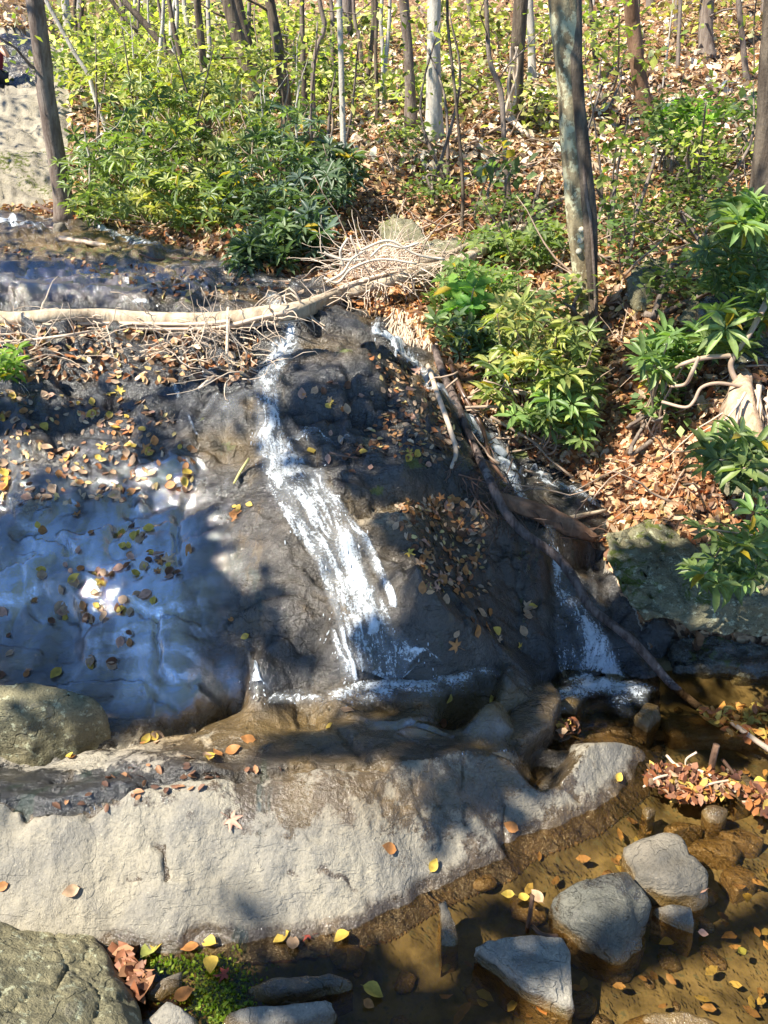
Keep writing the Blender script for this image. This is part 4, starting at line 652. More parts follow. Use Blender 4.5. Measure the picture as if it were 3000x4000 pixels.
T = [
 ([(143,468,12.2,19),(120,330,12.1,17),(98,180,12,16),(75,0,11.8,15)], 'stout brown tree leaning left at the edge of the upper creek', M_BARK, 700, 3),
 ([(452,330,14.5,8),(440,150,14.4,7),(425,0,14.3,6.5)], 'slim dark tree left of centre rising out of the rhododendron thicket', M_DARKB, 0, 2),
 ([(560,260,17,14),(530,140,17,13),(492,0,17,12)], 'dark trunk leaning left, left one of the pair behind the thicket', M_DARKB, 500, 2),
 ([(590,280,18,12),(540,120,18,11),(510,0,18,11)], 'dark trunk leaning left just right of its twin behind the thicket', M_DARKB, 0, 1),
 ([(628,300,15,12),(606,130,15,10),(582,0,15,9)], 'dark trunk bending up between the thicket and the thin grey sapling', M_DARKB, 500, 3),
 ([(744,440,11,6),(740,250,11,5.5),(733,0,11,5)], 'thin straight pale grey sapling left of the leaf covered slope', M_PALEB, 0, 0),
 ([(890,275,14.2,11),(882,120,14.1,10),(872,0,14,9)], 'brown tree left of its paler thicker neighbour in the middle of the slope', M_BARK, 500, 2),
 ([(938,298,13.2,17),(937,150,13.1,13),(938,0,13,12)], 'straight pale grey tree with flared base in the middle of the slope', M_PALEB, 600, 0),
 ([(1108,248,14.2,17),(1117,120,14.1,14),(1126,0,14,13)], 'dark tree wrapped in pale vines on the middle slope', M_DARKB, 600, 1),
 ([(1150,185,17.5,8),(1148,90,17.5,7),(1143,0,17.5,7)], 'light trunk standing right behind the vine wrapped tree', M_PALEB, 0, 0),
 ([(1103,470,10.8,6),(1090,320,10.8,5),(1082,200,10.8,5),(1058,130,10.8,4.5),(1050,0,10.8,4)], 'thin crooked sapling with an S bend left of the lichened tree', M_BARK, 0, 2),
 ([(1000,410,10,3.6),(988,250,10,3),(968,60,10,2.6),(966,0,10,2.5)], 'very thin straight sapling left of the crooked one', M_DARKB, 0, 0),
 ([(1418,290,13.8,16),(1385,190,13.7,14),(1368,60,13.6,13),(1362,0,13.5,12)], 'reddish brown tree curving up the slope right of the lichened tree', M_WETLOG, 500, 2),
 ([(1525,125,20,14),(1525,60,20,13),(1528,0,20,12)], 'distant grey tree high on the right slope', M_BARK, 400, 1),
 ([(1616,190,17,6),(1605,100,17,5),(1595,0,17,4.5)], 'thin slanting stem on the upper right slope', M_BARK, 0, 0),
 ([(662,290,14,6),(655,150,14,5),(652,0,14,4.5)], 'left one of two thin stems with crossing branches behind the grey sapling', M_DARKB, 0, 2),
 ([(682,330,14,5),(676,150,14,4.5),(700,60,14,4.5),(690,0,14,4)], 'bent thin stem right next to the grey sapling', M_BARK, 0, 2),
 ([(232,290,15,4.5),(205,210,15,4),(190,160,15,4),(150,95,15,3.5)], 'thin crooked pale stem between leftmost tree and thicket', M_PALEB, 0, 0),
 ([(388,150,19,7),(320,60,19,6),(250,-20,19,5)], 'slanted dark stem leaning steeply left in the upper left', M_DARKB, 0, 0),
 ([(360,140,21,5),(290,60,21,4),(240,0,21,4)], 'thinner slanted stem running beside the steeply leaning one', M_DARKB, 0, 0),
 ([(395,145,18,5),(375,60,18,4.5),(365,0,18,4)], 'short dark upright stem right of the two slanted ones', M_DARKB, 0, 0),
 ([(760,120,26,11),(750,50,26,10),(748,0,26,10)], 'far brown trunk above the slope just right of the grey sapling', M_BARK, 0, 0),
 ([(178,110,30,8),(172,50,30,8),(170,-10,30,8)], 'bright whitish far trunk right of the leftmost tree', M_PALEB, 0, 0),
 ([(155,90,28,9),(145,40,28,8),(140,-10,28,7)], 'bright whitish far trunk closest to the leftmost tree', M_PALEB, 0, 0),
 ([(275,120,30,7),(270,50,30,6),(262,-10,30,6)], 'pale far trunk above the thicket at the upper left', M_PALEB, 0, 0),
 ([(1280,180,24,7),(1275,80,24,6),(1270,-10,24,6)], 'far pale stem behind the leaves right of the lichened tree', M_PALEB, 0, 0),
 ([(1462,240,19,4),(1465,120,19,4),(1470,-10,19,3.5)], 'thin far stem between the curved reddish tree and the far grey tree', M_BARK, 0, 1),
 ([(1290,200,18,5),(1283,80,18,5),(1275,0,18,4)], 'greenish thin stem seen just right of the lichened tree top', M_DARKB, 0, 0),
 ([(1200,240,20,4),(1215,100,20,4),(1222,0,20,3)], 'thin stem hugging the left side of the lichened tree high up', M_BARK, 0, 0),
 ([(330,60,33,12),(325,30,33,12),(322,-20,33,11)], 'far thick trunk in the bright upper left woodland', M_BARK, 0, 0),
 ([(820,110,26,4),(815,50,26,4),(812,-10,26,4)], 'far thin trunk above the middle slope', M_BARK, 0, 0),
 ([(1035,150,22,5),(1025,80,22,5),(1010,-10,22,4)], 'far thin trunk between pale grey tree and crooked sapling', M_BARK, 0, 0),
 ([(1400,120,25,9),(1402,60,25,9),(1405,-10,25,8)], 'faint far trunk high on the slope right of the curved tree', M_BARK, 0, 0),
 ([(1650,140,23,10),(1652,60,23,10),(1655,-10,23,9)], 'faint far trunk in the upper right corner', M_BARK, 0, 0),
]
for pts, lab, mt, cr, lb in T: tree('tree', pts, lab, mt, crown=cr, limbs=lb, group=None)
for k, (x0, y0, dx, Yd) in enumerate([(200,420,-18,12),(262,400,14,13),(318,430,-10,12),(352,380,20,13.5),(410,400,-24,13),(470,360,10,14),(498,400,-14,12.5),(536,420,16,11.5),(575,390,-12,12),(602,330,22,13),(650,400,-8,11.5),(706,360,10,12),(300,250,-20,17),(240,230,12,18),(420,230,18,18),(560,210,-10,18),(640,200,8,17)]):
    q = hit(x0, y0+30); Yb = max(q[1], Yd*.9) if q[1] < 30 else Yd; h_ = rng.uniform(120, 230); mb = MB(); pts = [at(x0+dx*t_+rng.normal(0, 3), y0-h_*t_, Yd) for t_ in np.linspace(0, 1, 5)]; pts[0][2] = min(pts[0][2], float(H(pts[0][0], pts[0][1])))
    tube(mb, spline(pts, 5), np.linspace(.022, .008, 21), 5, wob=.2)
    for j in range(3): tube(mb, wander(pts[2+j % 2], (rng.normal(), 0, .5), rng.uniform(.4, .9), 6, .25), np.linspace(.009, .003, 7), 4)
    o = mb.build('sapling', M_STEM if k % 2 else M_PALEB); tag(o, 'thin bare sapling stem standing among the rhododendrons of the left thicket', 'sapling', 'thin sapling stems in the left thicket')
# main lichened tree: two fused stems and a vine
root, q, r = tree('tree', [(1268,742,6.9,30),(1262,640,6.9,24),(1256,520,6.88,22),(1244,360,6.85,24),(1230,180,6.8,25),(1218,0,6.75,27)], 'large lichened tree with a deep groove, tallest near trunk right of centre', M_MAINB, sides=20, wob=.2, crown=900)
mb = MB(); P_ = [at(a, b, 6.78+c) for a, b, c in [(1282,735,.05),(1278,600,0),(1274,470,0),(1258,330,-.02),(1246,200,-.04),(1236,60,-.05),(1232,-30,-.05)]]; tube(mb, spline(P_, 8), np.linspace(.045, .075, 49), 10, wob=.3)
mb.build('side_stem', M_DARKB, root)
mb = MB(); tube(mb, spline([at(a, b, 6.72) for a, b in [(1288,720),(1284,600),(1276,480),(1266,420),(1256,300),(1240,150),(1222,0)]], 8), .014, 6, wob=.2); mb.build('vine', M_BARK, root)
mf = plain('pale_fungus', (.62, .56, .42), .8)
for k in range(7): mb = MB(); i = rng.integers(4, 14); s_ = rng.uniform(-1, 1); c_ = q[i]+np.array([s_*r[i]*.8, -r[i]*.8, 0]); tube(mb, [c_, c_+np.array([s_*.02, -.03, .005])], [.03, .022], 8); mb.build('bracket_fungus', mf, root)
for k in range(34):
    x0 = rng.uniform(150, 860) if k < 26 else rng.uniform(960, 1640); Yd = rng.uniform(15, 30); dx = rng.normal(0, 22); w_ = rng.uniform(.02, .07)*Yd/18
    y0 = 300-(Yd-15)*11; pts = [at(x0+dx*t_+rng.normal(0, 3), y0*(1-t_)-25*t_, Yd) for t_ in np.linspace(0, 1, 5)]; pts[0][2] = float(H(pts[0][0], pts[0][1]))-.1
    mb = MB(); tube(mb, spline(pts, 5), np.linspace(w_, w_*.6, 21), 6, wob=.2); o = mb.build('sapling', [M_PALEB, M_BARK, M_DARKB][k % 3]); tag(o, 'thin distant trunk rising through the sunlit leaves of the far woodland', 'sapling', 'thin distant trunks')
# vines round the middle tree
mb = MB()
for k in range(3):
    pp = [at(1106+9*math.sin(t*.7+k*2.2)+(t-3)*1.5, 255-22*t, 13.85) for t in np.linspace(0, 7, 12)]; tube(mb, spline([at(1130+12*k, 286+8*k, 13.3)]+pp, 4), np.linspace(.03, .014, 49), 5, wob=.3)
tag(mb.build('vine', M_TWIG), 'pale vines twisting up the dark tree on the middle slope', 'vine')
# right edge tree and its big root
root, q, r = tree('tree', [(1650,600,6.4,34),(1652,450,6.4,30),(1665,250,6.35,26),(1672,100,6.3,24)], 'dark tree standing at the right edge behind rhododendron leaves', M_DARKB, sides=16, wob=.2, crown=700)
root = empty('root_mound', at(1600, 900, 4.7), 'sunlit gnarled tree root flowing down the bank at the right edge', 'tree root')
P_, r = [at(*p) for p in [(1612,810,4.9),(1598,860,4.7),(1600,930,4.55),(1625,1000,4.4),(1680,1060,4.3)]], None; q = spline(P_, 8); mb = MB(); tube(mb, q, np.interp(np.linspace(0, 1, len(q)), [0, .2, .5, 1], [.04, .075, .11, .1]), 14, wob=.45); mb.build('main_root', bark_material('sunlit_root', (.34, .22, .14), (.55, .40, .27), 12), root)
mb = MB()
for k in range(70):
    q0 = at(rng.uniform(1590, 1690), rng.uniform(830, 900), 4.6+rng.uniform(-.1, .3)); tube(mb, wander(q0, (rng.normal(.2, .5), -.25, -1), rng.uniform(.3, .7), 8, .18), np.linspace(rng.uniform(.006, .014), .003, 9), 4)
mb.build('fine_roots', M_TWIG, root)
# slope debris: sticks on the hillside
mb = MB()
for k in range(330):
    q = hit(rng.uniform(760, 1659), rng.uniform(210, 640)); q[2] += .04; L = rng.uniform(.2, 1.1); tube(mb, wander(q, (rng.normal(0, 1), rng.normal(0, .6), rng.normal(.1, .25)), L, 6, .18), np.linspace(rng.uniform(.006, .02), .003, 7), 4)
for k in range(120):
    q = hit(rng.uniform(1050, 1659), rng.uniform(640, 1100)); q[2] += .03; tube(mb, wander(q, (rng.normal(0, 1), rng.normal(0, .5), rng.normal(.1, .2)), rng.uniform(.15, .7), 6, .2), np.linspace(rng.uniform(.004, .012), .002, 7), 4)
tag(mb.build('fallen_twigs', M_STEM), 'brown dead twigs littering the leafy hillside', 'twigs', kind='stuff')
# the big curved roots on the right bank
for pts, lab in [([(1660,645,4.9,.022),(1620,720,4.85,.017),(1585,770,4.85,.018),(1580,800,4.85,.018),(1605,850,4.8,.022)], 'upright forked tan root stem at the right edge above the root mound'), ([(1585,768,4.86,.016),(1530,772,4.85,.016),(1480,785,4.85,.014),(1460,795,4.9,.01)], 'pale horizontal branch reaching left from the forked stem'), ([(1605,835,4.7,.011),(1550,828,4.7,.011),(1515,838,4.7,.011),(1500,865,4.7,.011),(1480,880,4.7,.010),(1430,868,4.8,.010)], 'bright curved bare root looping over the leaf covered bank'), ([(1510,770,4.8,.012),(1495,805,4.8,.014),(1480,830,4.85,.012),(1450,835,4.9,.01)], 'short pale hooked branch under the light green shrub')]:
    stick('bare_branch', pts, M_STEM, lab, 'branch')
for k, (pts, lab) in enumerate([([(1010,860,5.5,.012),(1090,845,5.5,.014),(1150,853,5.45,.016),(1210,862,5.45,.018),(1280,858,5.5,.014)], 'sunlit bare branch, uppermost of three below the yellow green rhododendron'), ([(1005,880,5.4,.010),(1090,878,5.4,.014),(1170,885,5.4,.018),(1240,872,5.4,.014)], 'thick sunlit bare branch, middle of three below the rhododendron'), ([(1025,790,5.5,.01),(1100,800,5.5,.014),(1170,795,5.5,.012),(1230,760,5.6,.010)], 'bare tan branch arching through the rhododendron leaves'), ([(1060,900,5.3,.01),(1120,935,5.3,.012),(1160,960,5.3,.01),(1180,985,5.2,.006)], 'thin bare branch dipping to the leafy bank, lowest of three')]):
    stick('bare_branch', pts, M_STEM, lab, 'branch')
mb = MB()
for k in range(45):
    q = at(rng.uniform(980, 1270), rng.uniform(770, 960), rng.uniform(5.35, 5.8)); tube(mb, wander(q, (rng.normal(-.4, 1), -.1, rng.normal(0, .5)), rng.uniform(.2, .6), 7, .25), np.linspace(.008, .003, 8), 4)
tag(mb.build('bare_twigs', M_STEM), 'interlaced thin tan twigs below the yellow green rhododendron', 'twigs')
# ---- shrubs
def whorl_bush(name, blobs, Y0, Y1, n, L, cols, label, stems=6, base=None, nl=9, asp=.27, up=.5, mt=None, group=None, cat='shrub', simple=False, face=0.):
    # blobs: (px, py, rx, ry) ellipses of foliage; each whorl is a rosette of long leaves at a twig end
    wts = np.array([b[2]*b[3] for b in blobs], float); wts /= wts.sum(); cen = []
    for k in range(n*3):
        b = blobs[rng.choice(len(blobs), p=wts)]; t = rng.uniform(0, 6.283); r = rng.random()**.5; Y = rng.uniform(Y0, Y1)
        p = at(b[0]+b[2]*r*math.cos(t), b[1]+b[3]*r*math.sin(t), Y)
        h = float(H(p[0], p[1]))
        if p[2] < h+.05:
            p = hit(b[0]+b[2]*r*math.cos(t), b[1]+b[3]*r*math.sin(t)); 
            if p[1] < Y0*.75: continue
            p[2] += rng.uniform(.05, .2)
        cen.append(p)
        if len(cen) >= n: break
    cen = np.array(cen); c0 = cen.mean(0); bs = base if base is not None else np.array([c0[0], c0[1]+.1, float(H(c0[0], c0[1]+.1))])
    root = empty(name, bs, label, cat, group); mb = MB()
    ax = norm(rng.normal(0, .35, (len(cen), 3))+np.array([0, -.35-face, up+.4])); P0 = np.repeat(cen, nl, 0); AX = np.repeat(ax, nl, 0); m = len(P0)
    t1 = norm(np.cross(AX, [0.3, 1, .1])); t2 = np.cross(AX, t1); th = np.tile(np.arange(nl)/nl*6.283, len(cen))+np.repeat(rng.uniform(0, 6, len(cen)), nl)+rng.normal(0, .2, m)
    D = t1*np.cos(th)[:, None]+t2*np.sin(th)[:, None]+AX*rng.uniform(-.35, .55, (m, 1)); Ll = np.repeat(rng.uniform(.7, 1.15, len(cen)), nl)*L*rng.uniform(.75, 1.1, m)
    cb = pal(cols, len(cen), .12); col = np.repeat(cb, nl, 0)*np.c_[np.ones((m, 3))*(1+rng.normal(0, .15, (m, 1))), np.ones(m)]; yl = rng.random(m) < .02; col[yl] = (.50, .36, .03, 1)
    leaves(mb, P0+D*.01, D, AX+rng.normal(0, .15, (m, 3)), Ll, Ll*asp, np.clip(col, .004, 1), simple=simple, curl=rng.uniform(.5, 2.2, m)); mb.build('foliage', mt or M_RHODO, root)
    if stems:
        mb = MB()
        for k in rng.choice(len(cen), min(len(cen), stems*4), replace=False):
            e = cen[k]; mid = (bs+e)/2+rng.normal(0, .12, 3)*np.linalg.norm(e-bs)*.5; q = spline([bs+rng.normal(0, .05, 3)*[1, 1, 0], bs*.7+mid*.3+rng.normal(0, .05, 3), mid, e], 5)
            tube(mb, q, np.linspace(.014, .004, len(q)), 4, wob=.2)
        mb.build('stem', M_STEM, root)
    return root
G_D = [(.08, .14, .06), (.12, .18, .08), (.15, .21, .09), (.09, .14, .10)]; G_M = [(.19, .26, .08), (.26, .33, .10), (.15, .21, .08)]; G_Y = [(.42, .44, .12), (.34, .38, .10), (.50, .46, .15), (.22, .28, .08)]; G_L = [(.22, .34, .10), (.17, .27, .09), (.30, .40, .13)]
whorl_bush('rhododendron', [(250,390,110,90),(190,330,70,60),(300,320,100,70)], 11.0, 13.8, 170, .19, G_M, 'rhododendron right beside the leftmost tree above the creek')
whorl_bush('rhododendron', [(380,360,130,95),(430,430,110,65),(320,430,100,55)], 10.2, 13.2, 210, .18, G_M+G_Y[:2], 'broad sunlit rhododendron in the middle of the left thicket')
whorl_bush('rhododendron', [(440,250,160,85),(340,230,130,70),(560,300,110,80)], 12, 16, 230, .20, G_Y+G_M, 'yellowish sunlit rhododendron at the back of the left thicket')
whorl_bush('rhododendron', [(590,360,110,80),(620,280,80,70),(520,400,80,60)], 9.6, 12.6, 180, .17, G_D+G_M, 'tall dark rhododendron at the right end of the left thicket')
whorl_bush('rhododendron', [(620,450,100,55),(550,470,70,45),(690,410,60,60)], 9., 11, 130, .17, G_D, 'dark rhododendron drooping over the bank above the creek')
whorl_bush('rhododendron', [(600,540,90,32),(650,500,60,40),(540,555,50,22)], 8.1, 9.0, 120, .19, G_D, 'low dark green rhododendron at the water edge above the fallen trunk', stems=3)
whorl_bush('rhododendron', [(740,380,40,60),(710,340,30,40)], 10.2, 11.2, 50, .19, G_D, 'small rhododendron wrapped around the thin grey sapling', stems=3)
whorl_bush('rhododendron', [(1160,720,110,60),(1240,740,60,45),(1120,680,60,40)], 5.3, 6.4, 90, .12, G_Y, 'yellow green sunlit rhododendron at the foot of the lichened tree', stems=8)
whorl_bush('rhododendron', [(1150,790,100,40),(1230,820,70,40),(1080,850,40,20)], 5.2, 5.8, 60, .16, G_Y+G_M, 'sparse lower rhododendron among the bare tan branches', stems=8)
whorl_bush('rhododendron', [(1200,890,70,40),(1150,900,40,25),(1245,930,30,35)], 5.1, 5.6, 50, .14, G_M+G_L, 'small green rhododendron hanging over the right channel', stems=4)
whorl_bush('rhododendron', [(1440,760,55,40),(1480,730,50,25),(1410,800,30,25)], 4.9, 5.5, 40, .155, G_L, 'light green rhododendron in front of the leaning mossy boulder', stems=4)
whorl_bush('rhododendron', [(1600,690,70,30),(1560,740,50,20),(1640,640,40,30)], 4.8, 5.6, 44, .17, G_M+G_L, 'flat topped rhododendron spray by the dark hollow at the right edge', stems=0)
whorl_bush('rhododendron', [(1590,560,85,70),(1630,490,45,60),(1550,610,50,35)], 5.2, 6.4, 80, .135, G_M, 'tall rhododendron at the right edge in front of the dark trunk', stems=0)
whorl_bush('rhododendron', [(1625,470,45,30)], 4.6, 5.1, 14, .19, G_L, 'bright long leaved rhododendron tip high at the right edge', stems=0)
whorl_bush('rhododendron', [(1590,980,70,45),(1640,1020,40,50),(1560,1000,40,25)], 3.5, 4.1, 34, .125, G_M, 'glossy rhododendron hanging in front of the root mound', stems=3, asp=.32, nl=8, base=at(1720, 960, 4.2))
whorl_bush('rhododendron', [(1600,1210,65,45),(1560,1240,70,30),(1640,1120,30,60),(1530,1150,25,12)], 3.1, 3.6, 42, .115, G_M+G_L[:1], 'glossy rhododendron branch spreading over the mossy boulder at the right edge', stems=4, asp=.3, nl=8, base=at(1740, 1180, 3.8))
whorl_bush('fern', [(18,795,28,22)], 5.1, 5.4, 22, .08, [(.28, .40, .06), (.2, .34, .05)], 'small bright green plant growing on the rock at the left edge', stems=1, mt=M_BRIGHT, nl=7, asp=.4, cat='plant')
whorl_bush('shrub', [(1005,640,35,35),(995,660,25,20)], 6.0, 6.4, 10, .17, [(.30, .52, .10), (.2, .4, .08)], 'seedling with big bright pale green leaves beside the twig pile', stems=2, mt=M_BRIGHT, nl=5, asp=.5, cat='plant')
whorl_bush('laurel', [(1010,600,60,40),(960,650,40,30),(1080,620,60,40),(1040,670,70,30)], 6.3, 7.6, 170, .10, G_M+G_L, 'leafy green shrub right of the twig pile', stems=6, nl=6, asp=.4, mt=M_BRIGHT)
whorl_bush('laurel', [(1060,520,60,30),(1120,560,60,30),(1170,520,50,40)], 8.0, 9.2, 150, .11, G_M, 'dark leafy shrub on the bank between fallen poles and lichened tree', stems=5, nl=6, asp=.4, mt=M_BRIGHT)
whorl_bush('laurel', [(1020,740,60,40),(980,700,40,30),(1050,790,40,20)], 5.8, 6.4, 70, .12, G_D+G_M, 'small dark shrub at the head of the right channel', stems=4, nl=7, asp=.35)
def cloud(name, blobs, Y0, Y1, n, L, cols, label, stems=3, cat='shrub', group=None, asp=.6, clumps=26, spread=.35):
    wts = np.array([b[2]*b[3] for b in blobs], float); wts /= wts.sum(); cen = []
    for k in range(clumps):
        b = blobs[rng.choice(len(blobs), p=wts)]; t = rng.uniform(0, 6.283); r = rng.random()**.5; Y = rng.uniform(Y0, Y1); p = at(b[0]+b[2]*r*math.cos(t), b[1]+b[3]*r*math.sin(t), Y)
        p[2] = max(p[2], float(H(p[0], p[1]))+.1); cen.append(p)
    cen = np.array(cen); idx = rng.integers(0, len(cen), n); s = spread*(.6+.8*rng.random(len(cen)))[idx]; pp = cen[idx]+rng.normal(0, 1, (n, 3))*s[:, None]*np.array([1, 1, .55])
    h = H(pp[:, 0], pp[:, 1]); pp[:, 2] = np.maximum(pp[:, 2], h+.03); c0 = cen.mean(0); bs = np.array([c0[0], c0[1], float(H(c0[0], c0[1]))])
    root = empty(name, bs, label, cat, group); mb = MB(); col = pal(cols, len(cen), .2)[idx]*(1+rng.normal(0, .18, (n, 1))); col = np.clip(col, .01, .9); Ll = L*rng.uniform(.6, 1.2, n)
    leaves(mb, pp, rng.normal(0, 1, (n, 3))*[1, 1, .5], rng.normal(0, .45, (n, 3))+[0, -.3, 1], Ll, Ll*asp, col, simple=True); mb.build('foliage', M_BRIGHT, root)
    if stems:
        mb = MB()
        for k in range(min(len(cen), stems*3)):
            e = cen[k]; mid = (bs+e)/2+rng.normal(0, .2, 3); q = spline([bs+rng.normal(0, .15, 3)*[1, 1, 0], mid, e], 5); tube(mb, q, np.linspace(.03, .008, len(q)), 4)
        mb.build('stem', M_BARK, root)
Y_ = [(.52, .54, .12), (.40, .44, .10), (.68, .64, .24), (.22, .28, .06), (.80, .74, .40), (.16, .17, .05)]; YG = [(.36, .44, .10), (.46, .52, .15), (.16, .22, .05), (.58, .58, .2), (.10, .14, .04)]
BG = [([(200,180,70,70)], 17, 20, 'mass of green understory leaves just right of the leftmost tree', YG), ([(200,60,90,60)], 20, 30, 'sunny leaves in the upper left corner behind the leftmost tree', Y_), ([(300,150,80,60)], 18, 24, 'bright understory shrub above the left thicket', Y_), ([(320,40,90,50)], 24, 34, 'sparse bright leaves high above the left thicket', Y_), ([(430,180,70,60)], 18, 24, 'yellow green shrub behind the slim dark tree', YG), ([(430,60,70,60)], 24, 32, 'far sunlit leaves around the top of the slim dark tree', Y_), ([(540,100,60,70)], 19, 28, 'leafy sapling crown behind the leaning twin trunks', YG), ([(640,70,70,60)], 18, 26, 'green yellow leaves above the two thin stems', Y_), ([(680,180,60,60)], 15, 20, 'low leaves around the two thin stems', YG), ([(790,90,60,70)], 20, 28, 'glowing yellow green sapling right of the grey sapling', Y_), ([(770,210,60,50)], 16, 20, 'pale yellow low plants at the left side of the open slope', Y_), ([(970,90,50,70)], 20, 26, 'bright leaves behind the pale grey tree', Y_), ([(1050,100,50,80)], 17, 24, 'yellow green leaves right of the pale grey tree', Y_), ([(900,190,60,60)], 14.5, 17, 'shrub of small leaves between brown tree and pale tree', YG), ([(1000,200,60,40)], 14, 18, 'yellow leaves low on the middle slope', Y_), ([(1180,80,40,80)], 17, 22, 'bright leaf spray between vine tree and lichened tree', Y_), ([(1170,230,50,50)], 13.5, 16, 'yellow seedlings at the foot of the vine wrapped tree', Y_), ([(1310,80,60,80)], 12, 18, 'hanging light green leaves right of the lichened tree', YG), ([(1500,60,100,50)], 20, 25, 'scattered leaves on the upper right slope', [(.3, .22, .1), (.35, .3, .1)]+Y_[:1])]
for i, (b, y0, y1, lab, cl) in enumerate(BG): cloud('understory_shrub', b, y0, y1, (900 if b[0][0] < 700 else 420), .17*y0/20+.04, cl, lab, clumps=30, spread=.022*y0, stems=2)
for b, y0, y1, nn, L, lab, cl in [([(1330,330,60,50),(1310,420,40,60)], 8, 11, 130, .13, 'scattered round yellow green leaves on thin shoots right of the lichened tree', YG), ([(1430,270,60,30),(1450,240,40,30)], 11, 13, 500, .12, 'dark small shrub at the foot of the curved reddish tree', G_D+G_M), ([(1500,235,30,15),(1490,260,25,20)], 11, 13, 240, .14, 'vivid lime green little shrub on the right slope', [(.3, .5, .06), (.22, .42, .05)]), ([(1540,320,60,60)], 9.5, 12, 500, .11, 'leafy green shrub on the right slope below the far grey tree', G_M+YG), ([(1440,450,110,70)], 8.5, 11, 900, .09, 'wide patch of low green seedlings on the right slope', G_M+YG), ([(1620,250,50,30)], 11, 13, 260, .14, 'dark green shrub at the upper right edge', G_D+G_M), ([(850,280,50,40),(900,330,40,40)], 12, 13.5, 350, .11, 'mossy green plants at the foot of the two middle trees', G_M+YG[:2]), ([(930,400,60,30)], 10.5, 11.5, 260, .10, 'small seedlings on the leaf covered bank above the twig pile', G_M), ([(1340,500,50,60),(1360,600,30,30)], 7.4, 9, 260, .09, 'green seedlings left of the leaning mossy boulder', G_L+G_M), ([(1120,450,80,30)], 9, 10.5, 300, .10, 'green herb patch behind the fallen poles', G_M), ([(1080,360,30,30)], 9.5, 10.5, 90, .17, 'few long dark leaves on the crooked sapling', G_D+[(.5, .4, .03)]), ([(1560,450,70,50)], 7.0, 9, 320, .10, 'low green growth left of the right edge tree', G_M), ([(1470,620,60,40)], 6.2, 7.5, 240, .10, 'green leaves around the reddish brown rock', G_M), ([(1430,870,50,25)], 5.1, 5.6, 120, .08, 'small green seedlings on the sunlit leafy bank', G_L), ([(1230,640,30,40)], 6.4, 7, 120, .10, 'leaf tuft on the left side of the lichened trunk base', G_M+G_Y)]:
    cloud('woodland_plant', b, y0, y1, nn, L, cl, lab, clumps=18, spread=.03*y0*.5, stems=1, cat='plant')
whorl_bush('rhododendron', [(340,180,190,60),(480,150,120,50)], 14, 18, 150, .2, G_Y, 'airy sunlit rhododendron tops high behind the left thicket', stems=4)
whorl_bush('rhododendron', [(250,440,110,35),(420,470,120,25)], 10, 11.6, 90, .17, G_Y+G_M, 'low sunlit rhododendron fringe along the upper creek bank', stems=3)
for b_, y0, y1, nn, lab in [([(200,110,130,80)], 11, 15, 260, 'small hanging leaves in front of the far pale trunks at upper left'), ([(480,120,150,90)], 11, 15, 320, 'small hanging leaves across the leaning twin trunks'), ([(740,130,110,100)], 10, 13, 260, 'small hanging leaves around the thin grey sapling top'), ([(960,120,90,100)], 10, 13, 180, 'small hanging leaves around the pale grey tree top'), ([(1330,180,70,120)], 8, 10, 90, 'big round yellow green leaves dangling right of the lichened tree'), ([(1560,180,110,120)], 9, 12, 200, 'thin veil of small leaves on the upper right')]:
    cloud('leafy_spray', b_, y0, y1, nn, .11, Y_+YG, lab, clumps=30, spread=.5, stems=1)
# ---- fallen leaves
MAPLE = []
for k in range(5):
    a = math.pi/2+(k-2)*1.05; MAPLE += [((k and 0) or 0, 0)]
def maple_verts():
    out = []
    for k in range(5):
        a = (k-2)*.95; r = (1, .82, .6)[abs(k-2)]; out.append((math.sin(a-.42)*.34, math.cos(a-.42)*.34)); out.append((math.sin(a-.16)*r*.72, math.cos(a-.16)*r*.72)); out.append((math.sin(a)*r, math.cos(a)*r)); out.append((math.sin(a+.16)*r*.72, math.cos(a+.16)*r*.72))
    a = 2*.95+.42; out.append((math.sin(a)*.34, math.cos(a)*.34)); return np.array(out)
MV = maple_verts()
LC = {'orange': (.50, .22, .07), 'yellow': (.72, .50, .09), 'tan': (.55, .36, .22), 'brown': (.20, .09, .045), 'red': (.36, .07, .05), 'greenish': (.38, .40, .10), 'pink': (.60, .34, .24)}
LM = {}
